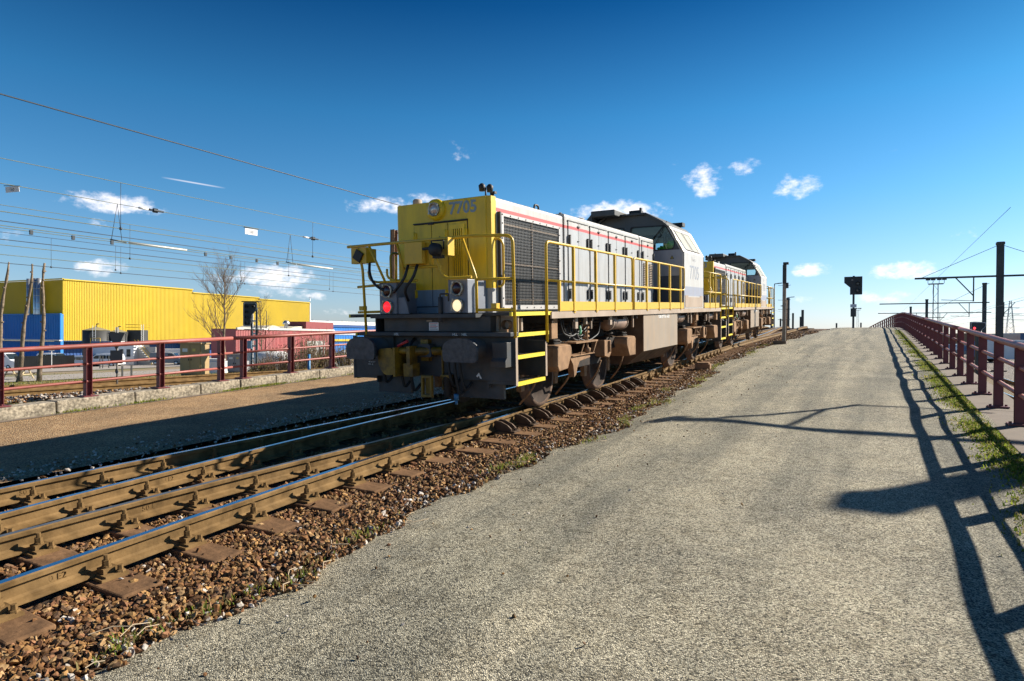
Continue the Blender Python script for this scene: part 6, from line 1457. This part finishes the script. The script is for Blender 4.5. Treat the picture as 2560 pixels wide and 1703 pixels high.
def crest_signal():
    Y = 52; P0 = ray(2133, 820); q = P0 * (Y / P0.y); X = q.x; d = CF.dot(q); z0 = ramp(Y) - .115; root = tag(empty('signal_mast', (X, Y, z0)), 'dark signal standing alone on the crest of the path', 'signal'); z = lambda y: at(2133, y, d).z - z0; M = Matrix.Rotation(YAW * 1.0 - .5, 4, 'Z'); s = d / FPX
    MB().box(-.07, .07, -.06, .06, 0, z(690), 0, M).build('post', mMast, root)
    o = [(-.0, 0), (27 * s, 0), (27 * s, 45 * s), (-13 * s, 45 * s), (-13 * s, 30 * s), (0, 18 * s)]; zb = z(737)
    b = MB().prism([(x - 8 * s, zb + zz) for x, zz in o], 'Y', -.12, .04, 0, M).build('signal_board', mSig, root, .01)
    for zz in (10, 27):
        mb = MB(); mb.lathe([(0, .10), (-.03, .10), (-.03, 0)], (9 * s, -.12, zb + zz * s), 'Y', 16); mb.v = [tuple(M @ Vector(v)) for v in mb.v]; mb.build('lens', mSigLens, b)
        mb = MB(); mb.lathe([(0, .13), (-.16, .135), (-.16, .125), (0, .12)], (9 * s, -.12, zb + zz * s), 'Y', 16); mb.v = [tuple(M @ Vector(v)) for v in mb.v]; mb.build('lamp_hood', mSig, b)
    MB().box(-5 * s, -5 * s + .1, -.135, -.121, zb + 36 * s, zb + 37 * s, 0, M).build('small_lamp', mTrimW, b)
    MB().box(-.2, .2, -.14, -.08, z(769), z(761), 0, M).build('number_plate', mSigE, root); MB().box(-.18, .18, -.16, .12, z(792), z(771), 0, M).build('relay_box', mMast, root, .015)
crest_signal()
def camera_pole():
    X, Y = -3.45, 30.0; z0 = ramp(Y) - .10; root = tag(empty('equipment_pole', (X, Y, z0)), 'tall bracketed steel pole on a concrete foot beside the rear locomotive', 'pole'); H = 3.42; m = mat('pole_galvanised', (.23, .22, .20), .6, .3, .15, 3)
    MB().box(-.07, .07, -.02, .0, .1, H * .76).box(-.07, -.055, 0, .12, .1, H * .76).box(.055, .07, 0, .12, .1, H * .76).build('lower_channel', m, root); MB().box(-.075, .075, -.025, .125, H * .76, H).build('upper_channel', mSig, root)
    MB().box(-.05, .17, -.12, .05, H, H + .10).build('top_lamp', mSig, root, .01); MB().box(.07, .17, -.06, .06, H * .70, H * .77).build('camera', mSig, root, .01)
    for h in (.30, .43, .55, .735): MB().tube(rpath([(-.24, 0, H * h + .02), (-.24, 0, H * h), (.24, 0, H * h), (.24, 0, H * h + .03)], .03), .008, 5).build('bracket', mMast, root)
    for h in (.30, .48): MB().prism([(-.16, H * h - .02), (-.05, H * h - .05), (-.05, H * h + .01)], 'Y', -.1, .05).build('cable_clamp', mMast, root)
    MB().cyl((.10, .03, .1), (.10, .03, H * .55), .02, 8).build('cable_duct', mMastB, root); MB().box(-.42, .12, -.25, .25, -.06, .10).build('foot', mConcS, root, .015)
camera_pole()
# point motor box beside the rail
o = MB().box(-.20, .20, -.16, .16, 0, .16).box(-.16, .16, -.12, .12, .16, .2).build('point_motor', mBog, None, .01); o.location = (-4.05, 17.6, ramp(17.6) - .17); o.rotation_euler = (.045, 0, .1); tag(o, 'rusty point motor box beside the rail near the rear locomotive', 'box')

def ibeam(mb, p0, p1, w):
    p0, p1 = Vector(p0), Vector(p1); t = .012; mb.bar(p0 + Vector((0, -w / 2 + t, 0)), p1 + Vector((0, -w / 2 + t, 0)), w, 2 * t, (0, 1, 0)); mb.bar(p0 + Vector((0, w / 2 - t, 0)), p1 + Vector((0, w / 2 - t, 0)), w, 2 * t, (0, 1, 0)); mb.bar(p0, p1, 2 * t, w - 4 * t, (0, 1, 0)); return mb
def cat_mast(label, X, Y, ztop, w, zarm, xl, xr, m=None, stay=True, base=YARD, xds=(-1.5, 1.9), flip=1):
    m = m or mMast; root = tag(empty('catenary_mast', (X, Y, base)), label, 'mast', 'catenary masts'); H = ztop - base
    ibeam(MB(), (0, 0, 0), (0, 0, H), w).build('post', m, root); MB().box(-w * .62, w * .62, -w * .62, w * .62, H - w * .5, H + .02).build('cap', m, root, .06)
    if zarm is not None:
        za = zarm - base
        a = MB().bar((xl, 0, za), (xr, 0, za), .10, .13).build('cross_arm', m, root)
        for s, xx in ((-1, xl), (1, xr)):
            if abs(xx) < .5: continue
            if stay:
                MB().tube([(xx * .93, 0, za), (0, 0, H - .15)], .018, 6).build('tie_rod', m, a)
                MB().lathe([(0, 0), (.02, .05), (.08, .05), (.1, .02), (.14, .05), (.2, .05), (.22, 0)], (0, 0, 0), 'Z', 8)
            xd = xds[0] if xx < 0 else xds[1]
            MB().bar((xd, 0, za), (xd, 0, za - 1.75), .08, .08).build('drop_post', m, a); MB().bar((xd + s * flip * 1.05, 0, za - .04), (xd, 0, za - 1.35), .07, .07).build('arm_brace', m, a)
            MB().cyl((xd, 0, za - 1.7), (xd + s * flip * 1.9, 0, za - 1.6), .025, 6).build('steady_arm', m, a)
    MB().box(-.4, .4, -.4, .4, -.3, .12).build('foundation', mConcS, root, .03)
    return root
Pm = at(2497, 932, 44.5); cat_mast('tall dark catenary mast with cross arms right of the railing', Pm.x, Pm.y, 6.76, .40, 4.4, -5.05, 5.2)
cat_mast('catenary mast whose arm tip shows at the right edge and whose shadow crosses the path', 8.2, 16.97, 6.76, .40, 4.4, -5.1, 3.0, stay=False, xds=(-4.6, 1.9), flip=-1)
o = bpy.data.objects.new('arm_end_box', MB().box(-.09, .12, -.10, .10, -.13, .14).build('tmp', mSig, None).data); bpy.data.objects.remove(bpy.data.objects['tmp']); COL.objects.link(o); o.parent = [q for q in bpy.data.objects if q.name.startswith('catenary_mast')][-1]; o.location = (-5.12, 0, 4.42 - YARD)
for (px, d, w, xl, xr, lab) in ((2460, 77, .40, -11, .5, 'second nearest dark catenary mast behind the yard signal'), (2316, 110, .40, -7.3, 9, 'slim catenary mast behind the railing crest'), (2276, 136, .40, -4, 6, 'farthest small catenary mast above the railing crest')):
    q = ray(px, 840) * d; cat_mast(lab, q.x, q.y, 6.76, w, 4.4, xl, xr, stay=False)
# far masts and lamps beyond the crest, left of the lone signal
for k, (px, ty, d, w) in enumerate(((1929, 791, 110, .35), (1969, 745, 95, .45), (1982, 783, 115, .3), (2001, 792, 120, .3), (2006, 775, 100, .35), (2091, 808, 130, .3), (2152, 807, 140, .3), (1951, 797, 130, .3))):
    q = ray(px, 840) * d; zt = at(px, ty, d).z; root = tag(empty('distant_mast', (q.x, q.y, YARD - 2)), ('short mast second from left', 'thick mast fourth from left', 'pale slim mast fifth from left', 'low slim mast sixth from left', 'tall dark mast seventh from left', 'stub of a mast just left of the lone signal', 'stub of a mast just right of the lone signal', 'thin mast third from left')[k] + ', beyond the crest', 'mast', 'distant masts beyond the crest')
    ibeam(MB(), (0, 0, 0), (0, 0, zt - YARD + 2), w).build('post', mMast, root)
def street_lamp(label, px, ty, d, arm):
    q = ray(px, 840) * d; zt = at(px, ty, d).z - YARD; root = tag(empty('street_lamp', (q.x, q.y, YARD)), label, 'lamp', 'far street lamps')
    MB().tube([(0, 0, 0), (0, 0, zt)], .09, 8, 0, True, [.11, .06]).build('post', mMast, root); MB().bar((0, 0, zt), R0 * arm + Vector((0, 0, zt + .08)), .12, .1).build('arm', mMast, root); MB().bar(R0 * arm * .55 + Vector((0, 0, zt + .06)), R0 * arm * 1.25 + Vector((0, 0, zt + .12)), .3, .12).build('lamp_head', mMast, root)
street_lamp('slim street lamp just right of the rear locomotive', 1935, 710, 90, .8)
street_lamp('street lamp behind the equipment pole', 1968, 744, 120, 1.0)
def light_tower(label, px, ty, d, base=YARD):
    q = ray(px, 840) * d; H = at(px, ty, d).z - base; root = tag(empty('floodlight_tower', (q.x, q.y, base)), label, 'tower', 'floodlight towers'); m = mat('tower_grey', (.30, .32, .34), .6, .3, .1, 1); w = .55
    for sx in (-1, 1):
        for sy in (-1, 1): MB().bar((sx * w, sy * w, 0), (sx * w * .8, sy * w * .8, H), .1, .1).build('leg', m, root)
    n = int(H / 1.6)
    for k in range(n):
        z0, z1 = H * k / n, H * (k + 1) / n; s = 1 if k % 2 else -1
        MB().bar((-s * w, -w, z0), (s * w, -w, z1), .06, .06).build('lattice_bar', m, root); MB().bar((-w, -s * w, z0), (-w, s * w, z1), .06, .06).build('lattice_bar', m, root)
    MB().box(-1.5, 1.5, -1, 1, H, H + .15).build('platform', mMast, root)
    for x in (-1.6, -.6, .6, 1.6): MB().box(x - .45, x + .45, -1.2, -.4, H + .9, H + 1.5).build('floodlight', mSig, root, .05); MB().bar((x, -.6, H + .15), (x, -.6, H + .95), .1, .1).build('lamp_bracket', mMast, root)
light_tower('lattice floodlight tower left of the tall catenary mast', 2338, 711, 150)
light_tower('thin distant floodlight tower right of the lone signal', 2144, 776, 420)
def pylon(label, px, ty, d, H0=0):
    q = ray(px, 840) * d; b = -8; H = at(px, ty, d).z - b; root = tag(empty('power_pylon', (q.x, q.y, b)), label, 'pylon'); m = mat('pylon_grey', (.34, .36, .38), .6, .2, .1, 1); w = H * .09; t = .22
    L = lambda z: w * (1 - .85 * z / H)
    for sx in (-1, 1):
        for sy in (-1, 1): MB().bar((sx * w, sy * w, 0), (sx * w * .15, sy * w * .15, H), t, t).build('leg', m, root)
    for k in range(10):
        z0, z1 = H * k / 10, H * (k + 1) / 10
        for s in (-1, 1): MB().bar((s * L(z0), -L(z0), z0), (-s * L(z1), -L(z1), z1), t * .6, t * .6).build('lattice_bar', m, root)
    for zz, aw in ((.62, 9), (.74, 7.5), (.86, 6)): MB().bar(R0 * -aw + Vector((0, 0, H * zz)), R0 * aw + Vector((0, 0, H * zz)), .35, .35).build('cross_arm', m, root)
pylon('distant grey lattice power pylon near the right edge', 2525, 752, 420)
def yard_signal():
    d = 30; p = ray(2442, 840) * d; root = tag(empty('signal_mast', (p.x, p.y, YARD)), 'low yard signal with one red lamp lit behind the right railing', 'signal'); z = lambda y: at(2442, y, d).z - YARD; M = Matrix.Rotation(YAW, 4, 'Z'); MB().box(-.06, .06, -.05, .05, 0, z(805), 0, M).build('post', mMast, root)
    s = d / FPX; o = round_poly([(-20 * s, z(836)), (5 * s, z(836)), (8 * s, z(826)), (19 * s, z(816)), (19 * s, z(805)), (-20 * s, z(805))], .06, 4); b = MB().prism(o, 'Y', -.10, -.05, 0, M).build('signal_board', mSig, root)
    c = (0, (z(836) + z(805)) / 2); o2 = [(x * .95, c[1] + (zz - c[1]) * .94) for x, zz in o]; o3 = [(x * .90, c[1] + (zz - c[1]) * .87) for x, zz in o]
    MB().panel(o2, [o3], .004, M @ frame_M((0, -.101, 0), (1, 0, 0), (0, 0, 1))).build('white_border', mSigE, b)
    mb = MB(); mb.lathe([(0, .06), (-.015, .055), (-.02, 0)], (-10 * s, -.102, z(821)), 'Y', 14); mb.v = [tuple(M @ Vector(v)) for v in mb.v]; mb.build('red_lamp', emit('signal_red_lit', (1.0, .05, .06), 1.2), b)
yard_signal()
# right yard: tracks and parked vans
tR = tag(empty('railway_track', (0, 0, 0)), 'yard track below the right railing', 'track', kind='structure')
for X in (4.2, 5.7):
    mb = MB(); vs = []; n = len(RP)
    for y in (-20, 400):
        for (u, w) in RP: vs.append((X + u, y, YARD + .30 + w))
    mb.v = vs; mb.f = [(i, (i + 1) % n, n + (i + 1) % n, n + i) for i in range(n)]; mb.m = [1 if i == 7 else 0 for i in range(n)]; mb.sm = [False] * n; mb.build('rail', [mRust, mSteel], tR)
mSlpC = mat('sleeper_pale', (.36, .28, .17), .9, 0, .15, 3)
sl_me = MB().box(-1.3, 1.3, -.13, .13, -.1, .1).build('sleeper', mSlpC, tR, .01); sl_me.location = (4.95, 8, YARD + .05)
for k in range(1, 80): inst(sl_me.data, 'sleeper', tR, (4.95, 8 + k * .62, YARD + .05))
o = MB().add([(2.06, -40, YARD + .02), (400, -40, YARD + .02), (400, 900, YARD + .02), (2.06, 900, YARD + .02)], [(0, 1, 2, 3)]).build('yard_ballast', gravel_mat('yard_stone', [(.14, .13, .12), (.24, .21, .18), (.30, .27, .23), (.36, .32, .28)], .08, .8, .35, .2), fixn=False); tag(o, kind='structure')
van('bright blue van parked in the yard below the right railing', 2474, 70, 4.6, 2.0, mat('van_bright_blue', (.03, .22, .55), .3), yv + .4, 'van', group='vehicles in the right yard')
van('white box van parked in the yard near the right edge', 2532, 62, 4.8, 2.2, mWhiteV, yv - .3, 'van', group='vehicles in the right yard')
van('grey car behind the yard signal', 2442, 80, 4.3, 1.5, mGreyV, yv, 'car', group='vehicles in the right yard')
van('white car seen between the right railing posts', 2395, 95, 4.3, 1.5, mWhiteV, yv + .3, 'car', group='vehicles in the right yard')
def wagon(k, px, d, L, H, m):
    p = ray(px, 840) * d; root = tag(empty('freight_wagon', (p.x, p.y, YARD), (0, 0, .1)), ('rust brown', 'dull grey', 'dark blue', 'ochre')[k] + ' freight wagon far off in the right yard', 'wagon', 'freight wagons in the right yard')
    MB().box(-1.4, 1.4, -L / 2, L / 2, 1.1, H).build('body', m, root, .06); MB().box(-1.2, 1.2, -L / 2 + .3, L / 2 - .3, .8, 1.098).build('frame', mFrame, root)
    for yy in (-L * .38, -L * .26, L * .26, L * .38): MB().lathe([(-.75, .46), (.75, .46), (.75, 0)], (0, yy, .46), 'X', 14).build('wheelset', mFrame, root)
for k, (px, d) in enumerate(((2420, 150), (2490, 160), (2545, 140), (2370, 190))): wagon(k, px, d, 14, 3.6, (mBog, mGreyV, mBlueV, mat('wagon_ochre', (.30, .22, .10), .7))[k])

# left catenary: wires run level along the track; droppers, insulators and plates hang on them
mWire = mat('wire_copper_green', (.16, .18, .12), .6, .2, .15, 1); mWireD = mat('wire_dark', (.05, .06, .07), .5, .3, .1, 1)
def Xz(px, py, X):
    r_ = ray(px, py); return r_ * (X / r_.x)
def wire(label, X, z, rad, m, y0=-25, y1=150, sag=0, period=45, grp='overhead wires on the left'):
    pts = []; n = 60
    for i in range(n + 1):
        y = y0 + (y1 - y0) * i / n; ph = ((y + 8) % period) / period; pts.append((0, y, -sag * 4 * ph * (1 - ph)))
    o = MB().tube(pts, rad, 5).build('overhead_wire', m, None); o.location = (X, 0, z); tag(o, label, 'wire', grp); return o
wz = {}
for nm, py, X, rad, m, lab in (('f', 235, -15.5, .016, mWireD, 'thick dark feeder wire, topmost of the left overhead wires'),
                               ('m1', 395, -25.8, .013, mWire, 'second overhead wire from the top, holding the nearest droppers'), ('c1', 528, -25.8, .016, mWire, 'contact wire below the nearest droppers'),
                               ('m2', 458, -29.4, .015, mWire, 'overhead wire carrying the two white plates'), ('c2', 563, -29.4, .016, mWire, 'upper of the twin contact wires with clamps'), ('c2b', 569, -29.4, .014, mWire, 'lower of the twin contact wires with clamps'),
                               ('m3', 512, -35.8, .015, mWire, 'thin messenger wire above the dark feeder'), ('d1', 552, -32, .018, mWireD, 'dark feeder wire in the middle of the left overhead wires'), ('c3', 612, -35.8, .017, mWire, 'contact wire of the third track on the left'),
                               ('m4', 580, -45, .016, mWireD, 'faint messenger wire of the farthest track'), ('d2', 598, -38, .020, mWireD, 'lower dark feeder wire on the left'), ('m5', 636, -42, .018, mWire, 'second lowest overhead wire on the left'), ('c4', 657, -45, .020, mWireD, 'lowest overhead wire, just above the yellow warehouse')):
    q = Xz(0, py, X); wz[nm] = (X, q.z); wire(lab, X, q.z, rad, m, sag=0)
def dropper(a, b, px, py):
    X, za = wz[a]; zb = wz[b][1]; q = Xz(px, py, X); o = MB().cyl((0, 0, zb - za), (0, 0, 0), .010, 5).lathe([(zb - za - .06, .0), (zb - za - .05, .05), (zb - za + .05, .05), (zb - za + .06, 0)], (0, 0, 0), 'Z', 6).build('wire_dropper', mWireD, None); o.location = (X, q.y, za)
    return o
dl = []
for a, b, px, py in (('m1', 'c1', 302, 467), ('m1', 'c1', 782, 566), ('m3', 'c3', 325, 565), ('m3', 'c3', 722, 628), ('m4', 'c4', 128, 600), ('m4', 'c4', 302, 622), ('m4', 'c4', 612, 655), ('m4', 'c4', 833, 675), ('m4', 'm5', 289, 607), ('m4', 'm5', 602, 645), ('m4', 'm5', 824, 672)):
    dl.append(dropper(a, b, px, py))
names_ = ['nearest dropper, longest, under the second wire from the top', 'dropper under the second wire beside the small insulator', 'dropper of the third track above the yellow wall', 'dropper of the third track right of the bare tree', 'leftmost short dropper above the flue pipes', 'dropper on the lowest wire above the small cloud', 'dropper on the lowest wire right of the bare tree', 'dropper on the lowest wire nearest the locomotive', 'faint short dropper beside the small cloud', 'faint short dropper in front of the bare tree', 'faint short dropper nearest the locomotive']
for o, t in zip(dl, names_): tag(o, t, 'dropper', 'overhead wire droppers')
for k, (px, py) in enumerate(((387, 546), (782, 627))):
    X, z = wz['m2']; q = Xz(px, py, X); root = tag(empty('section_insulator', (X, q.y, z)), ('nearer left' if k == 0 else 'farther right') + ' dark insulator in the plate carrying wire with its V hanger', 'insulator', 'wire insulators')
    MB().lathe([(-.3, .02), (-.28, .05), (-.1, .05)] + [(-.1 + j * .03, .05 + .06 * (j % 2)) for j in range(8)] + [(.14, .05), (.42, .045), (.44, 0)], (0, 0, 0), 'Y', 10).build('insulator_body', mWireD, root)
    MB().cyl((0, -.75, 0), (0, -.32, 0), .045, 8).build('end_sleeve', mTrimW, root)
    dz = wz['c2'][1] - z
    for s in (-.25, .2): MB().cyl((0, -1.7, 0), (0, -1.7 + s, dz), .012, 5).build('hanger_rod', mWireD, root)
    MB().cyl((0, -2.0, dz), (0, -1.3, dz - .05), .03, 6).build('clamp_bar', mMast, root)
    MB().cyl((0, -1.2, dz - .04), (0, 1.6, dz - .04), .035, 8).build('runner_rod', mTrimW, root)
for k, (px, py) in enumerate(((30, 474), (628, 601))):
    X, z = wz['m2']; q = Xz(px, py, X); root = tag(empty('wire_plate', (X, q.y, z), (0, 0, 1.5 if k else .55)), ('tilted plate in shade at the left edge' if k == 0 else 'bright white plate') + ' marked 160 hanging on an overhead wire', 'plate', 'marked plates on the wire')
    MB().box(-.42, .42, -.012, .012, -.44, -.08, 0, Matrix.Rotation(.0 if k else -.1, 4, 'Y')).build('plate_sheet', mSignW, root); MB().cyl((-.5, 0, -.04), (.5, 0, -.04), .025, 6).build('clamp', mMast, root)
    root.scale = (.62, .62, .62) if k == 0 else (.9, .9, .9)
    text_part('plate_number', '160', .27, mBlack, root, frame_M((0, -.0135, -.27), (1, 0, 0), (0, 0, 1)), sx=.75)
cl_ = [(78, 575), (183, 592), (280, 607), (514, 640), (577, 648), (642, 659), (694, 668)]
for k, (px, py) in enumerate(cl_):
    X, z = wz['c2']; q = Xz(px, py, X); o = MB().box(-.04, .04, -.06, .06, -.16, .02).build('wire_clamp', mWireD, None, .01); o.location = (X, q.y, z - .06); tag(o, ('first', 'second', 'third', 'fourth', 'fifth', 'sixth', 'seventh')[k] + ' small clamp from the left on the twin contact wires', 'clamp', 'clamps on the twin contact wires')
# wires on the right
wire('nearest overhead wire on the right, rising to the tall mast', Pm.x - 2.6, 5.6, .010, mWireD, 34, 260, grp='overhead wires on the right')
for k, (dx, zz) in enumerate(((-1.3, 1.9), (-3.3, 2.4), (2.0, 1.9), (2.0, 3.1), (6.2, 1.9), (6.2, 3.4), (11, 1.9), (11, 3.3))):
    wire(('low contact wire left of the tall mast', 'messenger wire left of the tall mast', 'low contact wire right of the tall mast', 'messenger wire right of the tall mast', 'contact wire of the second yard track', 'messenger wire of the second yard track', 'contact wire of the third yard track', 'messenger wire of the third yard track')[k], Pm.x + dx, zz, .010, mWireD, 34, 260, grp='overhead wires on the right')
def left_mast():
    p = gp(984, 38); root = tag(empty('catenary_mast', p), 'rust brown catenary mast left of the front locomotive', 'mast', 'catenary masts'); H = at(984, 575, 38).z - p.z
    ibeam(MB(), (0, 0, 0), (0, 0, H), .30).build('post', mMastB, root)
    MB().box(-.16, -.10, -.17, .17, .2, H).build('dark_flange', mSig, root); a = MB().bar((0, 0, H - 3.15), (2.0, 1.0, H - 3.15), .16, .25).build('bracket_arm', mMast, root)
    MB().tube([(.1, 0, H - .15), (1.2, .8, H - .5)], .02, 5).build('stay_wire', mWireD, root); MB().tube([(.1, 0, H - .15), (1.2, .8, H - .85)], .02, 5).build('stay_wire', mWireD, root)
left_mast()
